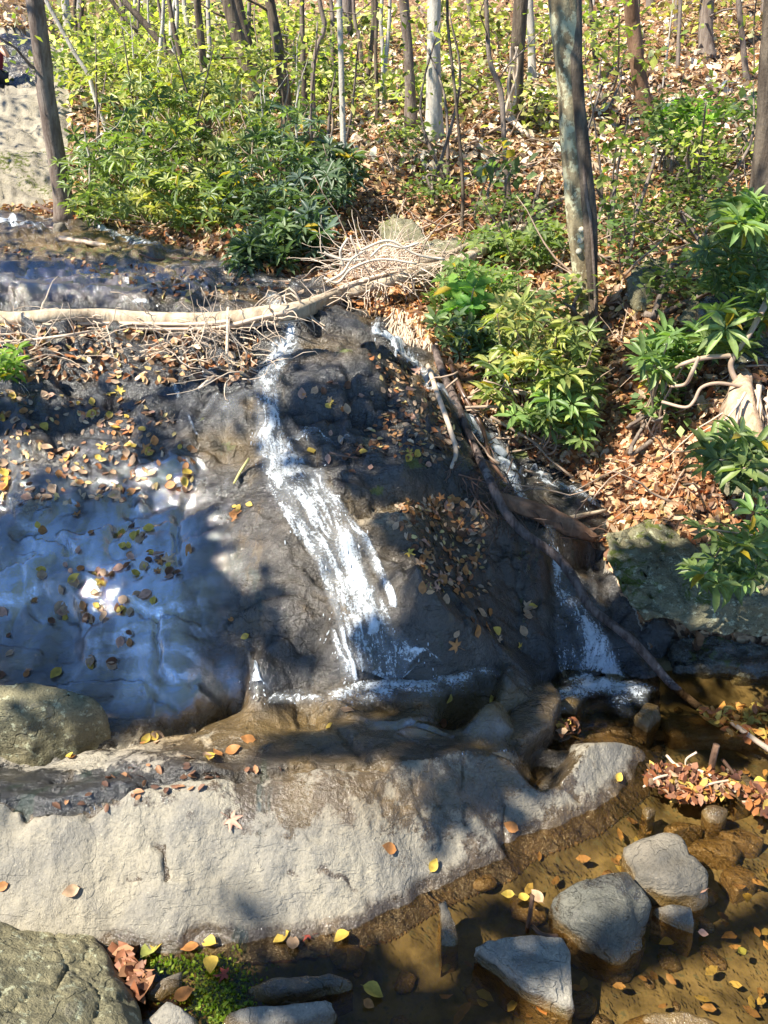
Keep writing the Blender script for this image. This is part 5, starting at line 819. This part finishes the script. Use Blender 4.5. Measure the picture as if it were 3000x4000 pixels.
def leaf_mesh(shape, cn):
    key = (shape, cn, int(rng.integers(0, 3)))
    if key in LM: return LM[key]
    c = LC[cn]; col = np.array([*c, 1]); mb = MB(); sd = rng.uniform(0, 9); cu = rng.uniform(.05, .35)
    if shape == 'maple':
        V = np.c_[MV[:, 0]*.6, MV[:, 1]*.6, np.zeros(len(MV))]; V = np.r_[V, [[0, -.02, 0]]]; V[:, 2] = .12*noise(V[:, 0]*3+sd, V[:, 1]*3, 0, 3)+cu*.5*(V[:, 0]**2+V[:, 1]**2); n = len(MV); i = np.arange(n-1)
        cc = np.tile(col, (n+1, 1)); cc[:, :3] *= (1+.25*noise(V[:, 0]*5+sd, V[:, 1]*5, 0, 4))[:, None]; mb.add(V, np.c_[np.full(n-1, n), i+1, i], cc); tube(mb, [(0, 0, .0), (.02, -.25, .03), (.06, -.5, .06)], .012, 4, col*.6)
    else:
        ts = np.linspace(0, 1, 7); w = np.array([0, .24, .33, .34, .27, .15, 0]); V = []
        for t, ww_ in zip(ts, w):
            for s in (-1, 0, 1): V.append((s*ww_, t-.5, (abs(s)*ww_*cu*2+cu*(t-.5)**2*1.2+.04*math.sin(sd+7*t))))
        V = np.array(V); i = np.arange(6)[:, None]*3; j = np.arange(2)[None]; f = np.stack([i+j, i+j+1, i+3+j+1, i+3+j], -1).reshape(-1, 4); cc = np.tile(col, (len(V), 1)); cc[:, :3] *= (1+.22*noise(V[:, 0]*5+sd, V[:, 1]*5, 0, 4))[:, None]; cc[1::3, :3] *= .8
        mb.add(V, f, cc); tube(mb, [(0, -.5, .05), (.02, -.62, .05)], .012, 4, col*.6)
    o = mb.build('fallen_leaf', M_FALLEN); LM[key] = o.data; bpy.data.objects.remove(o); return LM[key]
def put_leaf(px, py, shape, cn, size, label, group=None, z=None, lift=.006):
    p = hit(px, py) if z is None else atz(px, py, z)
    if z is None: n_ = nrm(p[0], p[1], .015)
    else: n_ = np.array([0, 0, 1.])
    n_ = n_+rng.normal(0, .16, 3); nv_ = Vector(n_).normalized()
    o = bpy.data.objects.new('fallen_leaf', leaf_mesh(shape, cn)); C.objects.link(o)
    q = nv_.to_track_quat('Z', 'Y').to_matrix().to_4x4() @ Matrix.Rotation(rng.uniform(0, 6.28), 4, 'Z')
    o.matrix_world = Matrix.Translation(Vector(p)+nv_*lift) @ q @ Matrix.Scale(size, 4)
    tag(o, label, 'leaf', group); return o
for a in [(500,1770,'maple','pink',.10,'large pale orange maple leaf lying alone on the dry slab',None), (838,1833,'oval','orange',.07,'curled orange leaf alone on the lower slab',None), (935,1868,'oval','yellow',.06,'pale yellow leaf on the speckled end of the slab',None), (1103,1786,'oval','orange',.07,'orange brown leaf beside the crack at the right end of the slab',None), (153,1925,'oval','tan',.065,'cream coloured leaf on the slab near the big cracked boulder',None), (5,1915,'oval','orange',.05,'orange leaf at the left edge just above the cracked boulder',None), (1335,1680,'oval','yellow',.055,'single yellow leaf on the grey hump of the slab',None), (340,2042,'oval','yellow',.08,'yellow leaf at the slab waterline left of centre',0), (320,2058,'oval','greenish',.08,'green leaf at the waterline by the cracked boulder',0), (408,2050,'oval','orange',.08,'orange leaf floating at the slab edge',0), (453,2040,'oval','yellow',.07,'yellow brown leaf resting on the wet slab rim',0), (610,2028,'oval','yellow',.07,'left leaf of the pair floating at the slab waterline',0), (632,2040,'oval','tan',.07,'right leaf of the pair floating at the slab waterline',0), (667,2022,'maple','red',.07,'red leaf floating at the slab waterline',0), (738,2028,'oval','yellow',.07,'yellow leaf floating near the centre of the slab waterline',0), (455,2088,'oval','yellow',.08,'yellow leaf floating over the green algae',0), (488,2108,'maple','red',.08,'dark red leaf floating over the green algae',0), (397,2150,'oval','orange',.075,'bright orange leaf between two pale stones at the bottom',0), (805,2145,'oval','yellow',.08,'pale cream leaf floating on the dark pool at bottom centre',0), (797,2170,'oval','orange',.045,'small orange leaf just below the cream floating leaf',0), (1097,1935,'oval','yellow',.055,'yellow leaf floating left of the upright broken stick',0), (1130,1942,'oval','yellow',.055,'yellow leaf floating against the upright broken stick',0), (1160,1938,'oval','tan',.065,'tan leaf stuck to the right side of the upright broken stick',0), (1512,1925,'oval','pink',.06,'cream leaf on the right corner of the faceted stone',.05), (1518,2017,'oval','pink',.04,'tiny cream leaf on the water right of the small wedge stone',0), (1615,1943,'oval','yellow',.05,'yellow floating leaf lowest at the right',-.03), (1440,2042,'oval','yellow',.06,'yellow leaf under the water right of the big rounded stone',-.04), (1600,2058,'oval','greenish',.045,'greenish leaf in the shallow water at lower right',-.03), (1640,1690,'oval','yellow',.06,'bright yellow leaf right of the leaf raft',.0), (1170,2175,'oval','orange',.06,'orange leaf under the tip of the triangular stone',-.02), (883,1195,'maple','yellow',.08,'yellow maple leaf on the ochre rock shelf',None), (985,1395,'maple','orange',.10,'big orange curled leaf low on the rock face right of the fall',None), (1052,1358,'maple','orange',.08,'orange oak leaf on the dark rock right of the fall',None), (258,845,'maple','yellow',.10,'bright yellow star shaped leaf on the upper left rock face',None)]:
    put_leaf(a[0], a[1], a[2], a[3], a[4], a[5], None, z=(None if a[6] is None else a[6]+.006))
regs = [('sunlit upper left rock face', [(0,830),(330,860),(420,960),(420,1040),(250,1090),(0,1080)], 100, ['orange', 'tan', 'yellow', 'orange', 'pink', 'tan'], .062), ('blue wet lower left rock face', [(0,1090),(400,1080),(420,1240),(330,1400),(200,1470),(0,1460)], 62, ['tan', 'brown', 'orange', 'pink', 'yellow'], .062), ('sunny spot in the blue wet rock', [(150,1150),(330,1140),(350,1330),(140,1330)], 26, ['orange', 'yellow', 'pink', 'tan'], .062), ('ochre rock shelf right of the main fall', [(840,1080),(1040,1070),(1060,1160),(1070,1290),(920,1280),(860,1170)], 62, ['orange', 'tan', 'brown', 'orange', 'pink'], .056), ('dark rock right of the main fall', [(900,1280),(1130,1250),(1180,1400),(1000,1440)], 16, ['orange', 'brown', 'yellow', 'tan'], .062), ('dark rock steps beside the main fall', [(640,850),(960,760),(1010,900),(960,1060),(740,1050),(640,960)], 44, ['orange', 'yellow', 'tan', 'pink', 'brown'], .06), ('central wet rock face', [(430,1080),(600,1080),(560,1400),(420,1440)], 8, ['yellow', 'orange'], .055), ('brown wet shelf behind the slab', [(100,1640),(540,1520),(1100,1480),(1150,1600),(900,1620),(300,1670)], 20, ['orange', 'yellow', 'brown', 'tan'], .055)]
cnt = 0
for nm, poly, nn, cs_, sz in regs:
    xs_ = [p[0] for p in poly]; ys_ = [p[1] for p in poly]; k = 0
    cl = [(rng.uniform(min(xs_), max(xs_)), rng.uniform(min(ys_), max(ys_))) for _ in range(max(2, nn//6))]
    while k < nn:
        if rng.random() < .5: c = cl[rng.integers(len(cl))]; x, y = rng.normal(c[0], 26), rng.normal(c[1], 10)
        else: x, y = rng.uniform(min(xs_), max(xs_)), rng.uniform(min(ys_), max(ys_))
        if not inpoly(x, y, poly): continue
        cn = cs_[rng.integers(len(cs_))]; sh = 'maple' if rng.random() < .14 else 'oval'
        put_leaf(x, y, sh, cn, sz*rng.uniform(.6, 1.35)*(1.4 if sh == 'maple' else 1.), {'maple': 'lobed ', 'oval': 'small oval '}[sh]+cn+' fallen leaf on the '+nm, 'fallen leaves on the '+nm); k += 1; cnt += 1
print('LEAVES', cnt)
def litter(name, n, gen, cols, label, L0=.05, L1=.09, up=.02, j=.4, wfac=.55, mt=None, kind='stuff'):
    pp = gen(n); m = len(pp); nn = nrm(pp[:, 0], pp[:, 1], .06).T; pp = pp+nn*rng.uniform(.004, up, (m, 1)); mb = MB()
    Dd = norm(np.cross(nn+rng.normal(0, j, (m, 3)), rng.normal(0, 1, (m, 3)))); L = rng.uniform(L0, L1, m)
    leaves(mb, pp-Dd*L[:, None]*.5, Dd, norm(nn+rng.normal(0, j, (m, 3))), L, L*wfac, pal(cols, m, .2), simple=False, curl=rng.uniform(-1.5, 2.5, m)); return tag(mb.build(name, mt or M_FALLEN), label, 'leaves', kind=kind)
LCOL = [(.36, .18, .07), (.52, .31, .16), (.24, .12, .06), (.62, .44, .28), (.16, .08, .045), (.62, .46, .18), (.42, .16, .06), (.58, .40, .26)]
def gen_hill(n):
    u = rng.uniform(-.62, .62, n*2); Y = np.exp(rng.uniform(math.log(4.2), math.log(24), n*2)); x = u*Y; z = H(x, Y); px, py = proj(x, Y, z); k = (~inpoly(px, py, ROCK)) & (z > .03) & (~inpoly(px, py, CLIFF)); return np.c_[x, Y, z][k][:n]
litter('leaf_litter', 52000, gen_hill, LCOL, 'brown and orange dead leaves carpeting the hillside', .06, .12, .05, .55)
def gen_poly(poly, z=None, g=False):
    def f(n):
        xs_ = [p[0] for p in poly]; ys_ = [p[1] for p in poly]; out = []
        while len(out) < n:
            x, y = rng.uniform(min(xs_), max(xs_)), rng.uniform(min(ys_), max(ys_))
            if inpoly(x, y, poly): out.append(hit(x, y) if z is None else atz(x, y, z+rng.random()*.04))
        return np.array(out)
    return f
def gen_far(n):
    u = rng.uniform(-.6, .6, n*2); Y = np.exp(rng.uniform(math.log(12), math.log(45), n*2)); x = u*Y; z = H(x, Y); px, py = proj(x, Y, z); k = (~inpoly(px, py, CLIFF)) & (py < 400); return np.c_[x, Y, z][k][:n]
litter('leaf_litter', 16000, gen_far, [(.80, .62, .44), (.70, .50, .32), (.85, .72, .55), (.55, .36, .2)], 'dead leaves on the far upper slope, sunlight put into their pale colour', .12, .26, .06, .5)  # paler leaf colours stand in for sun on the far slope
litter('leaf_litter', 3200, gen_poly([(1100,960),(1240,900),(1300,880),(1500,900),(1560,980),(1560,1090),(1440,1120),(1320,1110),(1240,1040)]), [(.46, .22, .10), (.52, .32, .18), (.28, .12, .05), (.6, .42, .25), (.40, .15, .06), (.18, .09, .05)], 'bright orange brown leaves piled on the sunlit bank above the mossy boulder', .05, .09, .05, .6)
litter('leaf_litter', 900, gen_poly([(700,600),(900,590),(950,680),(940,740),(860,700),(760,660)]), [(.62, .36, .16), (.7, .46, .26), (.5, .22, .08)], 'sunlit orange leaves under the twig pile', .05, .09, .05, .6)
litter('leaf_litter', 420, gen_poly([(0,700),(560,720),(540,830),(300,830),(0,820)]), LCOL[1:], 'leaves caught in the brushwood under the fallen trunk', .05, .08, .03, .5)
litter('leaf_litter', 150, gen_poly([(0,560),(120,560),(330,640),(700,650),(600,600),(250,570),(0,530)]), LCOL, 'leaves sprinkled on the mossy rock above the fallen trunk', .05, .08, .015, .3)
litter('leaf_litter', 220, gen_poly([(0,850),(330,860),(420,960),(420,1060),(250,1090),(0,1090)]), LCOL[1:], 'small scattered leaves on the left rock face', .035, .06, .01, .3)
litter('leaf_litter', 250, gen_poly([(840,1080),(1040,1070),(1060,1290),(930,1280)]), LCOL, 'small scattered leaves on the ochre rock shelf', .03, .05, .01, .3)
litter('leaf_litter', 240, gen_poly([(780,740),(900,780),(960,860),(1000,960),(930,1010),(760,960),(850,870)]), LCOL, 'small scattered leaves on the dark rock beside the right channel', .035, .06, .01, .3)
litter('leaf_litter', 40, gen_poly([(300,1650),(640,1660),(620,1675),(200,1760),(100,1745)]), [(.12, .06, .04), (.2, .1, .06), (.4, .2, .1)], 'dark leaf scraps caught in the crack behind the slab edge', .03, .05, .012, .4)
RAFT = [(.42, .16, .05), (.25, .09, .04), (.40, .27, .17), (.14, .06, .04), (.50, .34, .08), (.34, .16, .09)]
litter('leaf_raft', 420, gen_poly([(1385,1690),(1400,1655),(1440,1645),(1500,1660),(1600,1672),(1595,1715),(1540,1735),(1470,1740),(1430,1715)], 0.005), RAFT, 'raft of wet orange and brown leaves caught on twigs in the right pool', .03, .065, .03, .55, kind='stuff')
litter('leaf_raft', 70, gen_poly([(1600,1700),(1665,1700),(1665,1770),(1620,1750)], 0.0), RAFT, 'small clump of wet leaves at the right edge of the pool', .05, .08, .03, .7)
litter('leaf_raft', 110, gen_poly([(1500,1535),(1665,1520),(1665,1610),(1600,1600),(1540,1570)], 0.0), [(.62, .28, .06), (.66, .46, .10), (.5, .18, .06)], 'orange leaves floating round the end of the long branch', .05, .08, .02, .5)
litter('leaf_raft', 30, gen_poly([(1190,1560),(1240,1555),(1250,1585),(1200,1590)], 0.03), RAFT, 'orange leaves stuck where the shelf meets the pool behind the slab', .05, .08, .02, .5)
litter('leaf_raft', 60, gen_poly([(240,2040),(280,2050),(330,2120),(300,2160),(270,2110)], 0.0), [(.2, .09, .05), (.4, .2, .1), (.3, .12, .06)], 'soggy brown leaves wedged beside the big cracked boulder', .05, .09, .02, .5)
litter('sunken_leaves', 90, gen_poly([(1100,1850),(1659,1450),(1659,2212),(900,2212)], -.10), [(.34, .2, .07), (.26, .15, .06), (.42, .32, .1)], 'drowned leaves scattered on the stream bed', .04, .07, .02, .2)
# algae under water
def gen_alg(n):
    o = []
    for c, s, f in [((480,2160), (42, 42), .75), ((370,2078), (60, 14), .25)]:
        for k in range(int(n*f)): o.append(atz(rng.normal(c[0], s[0]), rng.normal(c[1], s[1]), -.05+.05*rng.random()))
    return np.array(o)
litter('algae', 3000, gen_alg, [(.20, .32, .02), (.30, .42, .04), (.12, .20, .02), (.4, .5, .08)], 'bright green algae growing in the shallow water by the cracked boulder', .008, .022, .01, .8, mt=M_BRIGHT)
# pebbles on the bed
mb = MB()
ico = bmesh.new(); bmesh.ops.create_icosphere(ico, subdivisions=2, radius=1.); IV = np.array([v.co[:] for v in ico.verts]); IF = np.array([[v.index for v in f.verts] for f in ico.faces]); ico.free()
for k in range(120):
    p = atz(rng.uniform(250, 1750), rng.uniform(1480, 2260), -.12); h = float(H(p[0], p[1]))
    if h > -.03: continue
    s = rng.uniform(.012, .042)*rng.choice([1, 1, 1.6]); V = IV*(1+.22*fbm(IV[:, 0]*1.5+k, IV[:, 1]*1.5, IV[:, 2]*1.5, 2, 3))[:, None]*s*np.array([1.3, 1, .5]); a = rng.uniform(0, 6.28); V = np.c_[V[:, 0]*math.cos(a)-V[:, 1]*math.sin(a), V[:, 0]*math.sin(a)+V[:, 1]*math.cos(a), V[:, 2]]+[p[0], p[1], min(h+.2*s, -.012-.5*s)]
    mb.add(V, IF, (rng.uniform(.3, .7), .0, rng.uniform(.3, .9), 1))
o = mb.build('pebbles', M_STONE, attr='m'); tag(o, 'brown pebbles covering the stream bed', 'pebbles', kind='stuff')
# ---- a visitor sitting on the outcrop, mostly beyond the left edge
def person():
    g = at(-14, 120, 18.6); g[2] = float(H(g[0], g[1]))+.12; root = empty('person', g, 'seated person in dark red top at the far left edge on the outcrop, arm raised', 'person')
    J = {'pel': (0,0,0), 'wst': (0,.02,.18), 'chs': (0,.0,.42), 'nck': (0,-.02,.56), 'hd': (0,-.04,.66), 'hdt': (0,-.03,.80), 'shr': (.19,0,.50), 'elr': (.36,-.12,.36), 'wrr': (.30,-.22,.58), 'har': (.24,-.22,.68), 'shl': (-.19,0,.50), 'ell': (-.28,-.15,.25), 'wrl': (-.2,-.38,.12), 'hal': (-.18,-.46,.1), 'hpr': (.1,-.03,-.02), 'knr': (.16,-.45,.1), 'anr': (.16,-.48,-.32), 'tor': (.16,-.62,-.36), 'hpl': (-.1,-.03,-.02), 'knl': (-.14,-.45,.08), 'anl': (-.14,-.5,-.32), 'tol': (-.14,-.64,-.36)}
    R = {'pel': .13, 'wst': .12, 'chs': .14, 'nck': .055, 'hd': .09, 'hdt': .08, 'shr': .06, 'elr': .042, 'wrr': .03, 'har': .035, 'shl': .06, 'ell': .042, 'wrl': .03, 'hal': .035, 'hpr': .09, 'knr': .06, 'anr': .04, 'tor': .035, 'hpl': .09, 'knl': .06, 'anl': .04, 'tol': .035}
    E = [('pel','wst'),('wst','chs'),('chs','nck'),('nck','hd'),('hd','hdt'),('chs','shr'),('shr','elr'),('elr','wrr'),('wrr','har'),('chs','shl'),('shl','ell'),('ell','wrl'),('wrl','hal'),('pel','hpr'),('hpr','knr'),('knr','anr'),('anr','tor'),('pel','hpl'),('hpl','knl'),('knl','anl'),('anl','tol')]
    def skin(nm, keys, grow, mt):
        ks = [k for k in J if k in keys]; me = bpy.data.meshes.new(nm); me.from_pydata([tuple(g[i]+J[k][i] for i in range(3)) for k in ks], [(ks.index(a), ks.index(b)) for a, b in E if a in ks and b in ks], [])
        o = bpy.data.objects.new(nm, me); C.objects.link(o); sk = o.modifiers.new('s', 'SKIN'); me.skin_vertices[0].data[0].use_root = True
        for i, k in enumerate(ks): me.skin_vertices[0].data[i].radius = (R[k]*grow, R[k]*grow)
        sb = o.modifiers.new('u', 'SUBSURF'); sb.levels = 2; sb.render_levels = 2; me.materials.append(mt); o.parent = root; o.matrix_parent_inverse = Matrix.Translation(-Vector(root.location)); return o
    skin('body', set(J), 1., plain('skin', (.62, .34, .22), .5, 20, .1)); skin('shirt', {'pel','wst','chs','shr','shl'}, 1.14, plain('dark_red_cloth', (.16, .01, .03), .8)); skin('trousers', {'pel','hpr','knr','anr','hpl','knl','anl'}, 1.2, plain('navy_cloth', (.02, .03, .07), .8))
person()
# ---- unseen trees around the viewpoint, leaf clumps placed to cast the wanted shade
SUN = np.array([-.55, -.33, .77]); SUN /= np.linalg.norm(SUN)
mbs = [MB() for _ in range(4)]
def shade(px, py, rx, ry, dens=1., t=8., Y=None, k=0):
    n = max(6, int(rx*ry/260*dens))
    for i in range(n):
        a = rng.uniform(0, 6.28); r = rng.random()**.5; ax_, ay_ = px+rx*r*math.cos(a), py+ry*r*math.sin(a)
        if ((ax_-235)/95)**2+((ay_-1265)/85)**2 < 1 or ((ax_-30)/120)**2+((ay_-1030)/50)**2 < 1: continue
        q = hit(px+rx*r*math.cos(a), py+ry*r*math.sin(a)) if Y is None else at(px+rx*r*math.cos(a), py+ry*r*math.sin(a), Y)
        tt = t+rng.uniform(-1, 1.5); p = q+SUN*tt
        if p[2] < CZ+.24*p[1]+.5: p = q+SUN*(tt+(CZ+.24*p[1]+.5-p[2])/(SUN[2]-.24*SUN[1]))
        s = .045*q[1]; m = 10; pp = p+rng.normal(0, .35, (m, 3))*min(1, s*1.2)
        leaves(mbs[k], pp, rng.normal(0, 1, (m, 3))*[1, 1, .4], rng.normal(0, .4, (m, 3))+[0, 0, 1], rng.uniform(.10, .18, m), .09, pal([(.06, .10, .02), (.10, .14, .02)], m), simple=True)
SH = [(230,1170,200,70,1.6),(60,1250,110,130,1.5),(370,1250,70,130,1.6),(200,1420,230,60,1.6),(330,1480,180,60,1.2),(60,880,120,30,1.3),(330,940,60,50,.5),(720,870,110,60,.7),(760,980,180,50,.6),(950,970,60,100,.7),(1040,1300,110,130,.9),(950,1420,160,50,.6),(1180,1300,60,160,.6),(1200,1080,90,50,.7),(1420,1400,230,60,1.2),(1560,1300,120,100,1.2),(1300,1500,300,40,.4),(1600,700,120,130,1.5),(1400,800,120,60,.8),(1300,830,60,80,.8),(250,600,260,40,.7),(60,600,100,40,.8),(550,640,140,25,.5),(1000,1560,220,50,.6),(760,1600,150,30,.3),(1450,620,120,60,.8),(1100,480,150,70,.6),(900,370,150,60,.6),(1400,480,160,90,.5),(1150,330,140,60,.6),(600,470,130,100,.7),(620,330,110,80,.5),(980,1180,60,40,.3),(1500,1600,180,50,.4),(700,2150,260,50,.3),(1100,2080,160,80,.2),(560,1340,60,30,.2),(1100,1720,150,60,.2),(110,310,60,60,.5),(350,520,120,20,.5),(1050,750,60,60,.7),(150,540,280,45,1.6),(420,590,220,45,1.5),(60,480,100,25,1.),(60,120,90,40,1.2),(50,240,80,40,1.),(60,350,60,30,.8)]
for i, (px, py, rx, ry, d) in enumerate(SH): shade(px, py, rx, ry, d, 8, None, i % 2)
# unseen forest canopy added to block sky reflections; upper left gap kept for blue
M_ = 46000; cx = rng.uniform(-15, 15, M_); cy = rng.uniform(-11, 24, M_); cz_ = rng.uniform(8, 13, M_)
wl = rng.random(M_) < .42; sd_ = rng.integers(0, 3, M_); cz_ = np.where(wl, rng.uniform(.8, 12, M_), cz_)
cx = np.where(wl & (sd_ == 1), rng.uniform(-15, -11, M_), np.where(wl & (sd_ == 2), rng.uniform(10, 14, M_), cx)); cy = np.where(wl & (sd_ == 0), rng.uniform(-12, -8, M_), cy); cy = np.where(wl & (sd_ > 0), rng.uniform(-11, 12, M_), cy)
lx, ly, lz = cx.copy(), cy.copy(), np.ones(M_)
for _ in range(4): s_ = (cz_-lz)/SUN[2]; lx = cx-SUN[0]*s_; ly = cy-SUN[1]*s_; lz = np.where(ly > 1.2, H(lx, ly), 0.)
qx, qy = proj(lx, ly, lz); vis = (qx > -120) & (qx < 1780) & (qy > -40) & (qy < 2350) & (ly > 1.2)
fx, fy = proj(cx, cy, cz_); seen = (cy > .5) & (fx > -150) & (fx < 1810) & (fy > -90)
k_ = cz_/10.; hole = ((cx+1.7+4.6*k_)/(4.2*k_))**2+((cy-(3.7+.9*k_))/(4.6*k_))**2 < 1
hole |= (cx < -2.0) & (cx > -9) & (cy > 5.) & (cy < 9.) & (cz_ > 8) & (noise(cx*.5, cy*.5, 0, 90) > -.1)
keep = ~seen & ~hole & (~vis | (rng.random(M_) < np.where(qy > 1480, .008, .03))) & (noise(cx*.35, cy*.35, cz_*.35, 91) > -.32)
pp = np.c_[cx, cy, cz_][keep]; m = len(pp); qd = (pp[:, 0] > 0).astype(int)*2+(pp[:, 1] > 3); print('CANOPY', m)
for k in range(4):
    p_ = pp[qd == k]; m = len(p_); leaves(mbs[{0: 0, 1: 1, 2: 2, 3: 3}[k]], p_, rng.normal(0, 1, (m, 3))*[1, 1, .5], rng.normal(0, .5, (m, 3))+[0, 0, 1], rng.uniform(.26, .42, m), .24, pal([(.09, .13, .02), (.14, .16, .03), (.18, .16, .03)], m), simple=True)
for k, (bx, by, lab) in enumerate([(-9.5, -3., 'unseen leafy tree left of the viewpoint, crown shaped to shade the left rock face'), (-10.5, 1.0, 'second unseen leafy tree left of the falls, crown shaped to throw dappled shade'), (4.6, 1.2, 'unseen leafy tree right of the viewpoint, boughs added to block sky over the right pool'), (5.6, .2, 'unseen leafy tree behind the viewpoint, boughs added to block sky over the falls')]):
    root = empty('tree', (bx, by, .3), lab, 'tree'); mb = MB(); tx = -3.5 if k < 2 else 3.; q = spline([(bx, by, -.2), (bx*1.02, by, 3), (bx*.95, by+.5, 6), (tx, by+2., 8.5)], 8); tube(mb, q, np.linspace(.22, .06, len(q)), 10)
    mb.build('trunk', M_BARK, root); mbs[k].build('crown', M_BRIGHT, root)
GRP = {'tree': 'trees on the wooded slope', 'rhododendron': 'rhododendrons along the banks', 'understory_shrub': 'shrubs in the woodland behind', 'woodland_plant': 'low plants on the slope', 'stone': 'stones in and beside the water', 'boulder': 'boulders on the banks', 'stick': 'loose sticks', 'bare_branch': 'bare branches on the right bank', 'dead_branch': 'dead branches by the right channel', 'fallen_log': 'fallen logs', 'laurel': 'leafy shrubs right of the twig pile', 'foam': 'foam below the falls', 'waterfall': 'waterfalls'}
for o in C.objects:
    k = o.name.split('.')[0]
    if o.parent is None and k in GRP and not o.get('group'): o['group'] = GRP[k]
# ---- light, sky, camera
w = bpy.data.worlds.new('World'); bpy.context.scene.world = w; w.use_nodes = True; nt = w.node_tree; nt.nodes.clear()
sky = nt.nodes.new('ShaderNodeTexSky'); sky.sky_type = 'NISHITA'; sky.sun_disc = False; el = math.asin(SUN[2]); sky.sun_elevation = el; sky.sun_rotation = math.atan2(SUN[0], SUN[1]); sky.air_density = 1.; sky.dust_density = .2; sky.ozone_density = 10.; sky.altitude = 6000.
bg = nt.nodes.new('ShaderNodeBackground'); bg.inputs[1].default_value = .15; out = nt.nodes.new('ShaderNodeOutputWorld'); nt.links.new(sky.outputs[0], bg.inputs[0]); nt.links.new(bg.outputs[0], out.inputs[0])
L = bpy.data.lights.new('sun', 'SUN'); L.energy = 4.6; L.angle = math.radians(.5); L.color = (1., .94, .82); lo = bpy.data.objects.new('sun', L); C.objects.link(lo); lo.rotation_euler = Vector(SUN).to_track_quat('Z', 'Y').to_euler()
cam = bpy.data.cameras.new('camera'); co = bpy.data.objects.new('camera', cam); C.objects.link(co); co.location = (0, 0, CZ); co.rotation_euler = (math.pi/2-PIT, 0, 0); cam.sensor_fit = 'VERTICAL'; cam.sensor_height = 24; cam.lens = 24*F/2212; cam.clip_end = 500; cam.clip_start = .05
sc = bpy.context.scene; sc.camera = co; sc.view_settings.view_transform = 'Standard'; sc.view_settings.look = 'None'; sc.view_settings.exposure = 1.45; sc.view_settings.gamma = 1; sc.render.engine = 'CYCLES'; sc.cycles.max_bounces = 8; sc.cycles.transparent_max_bounces = 24; sc.cycles.use_denoising = True
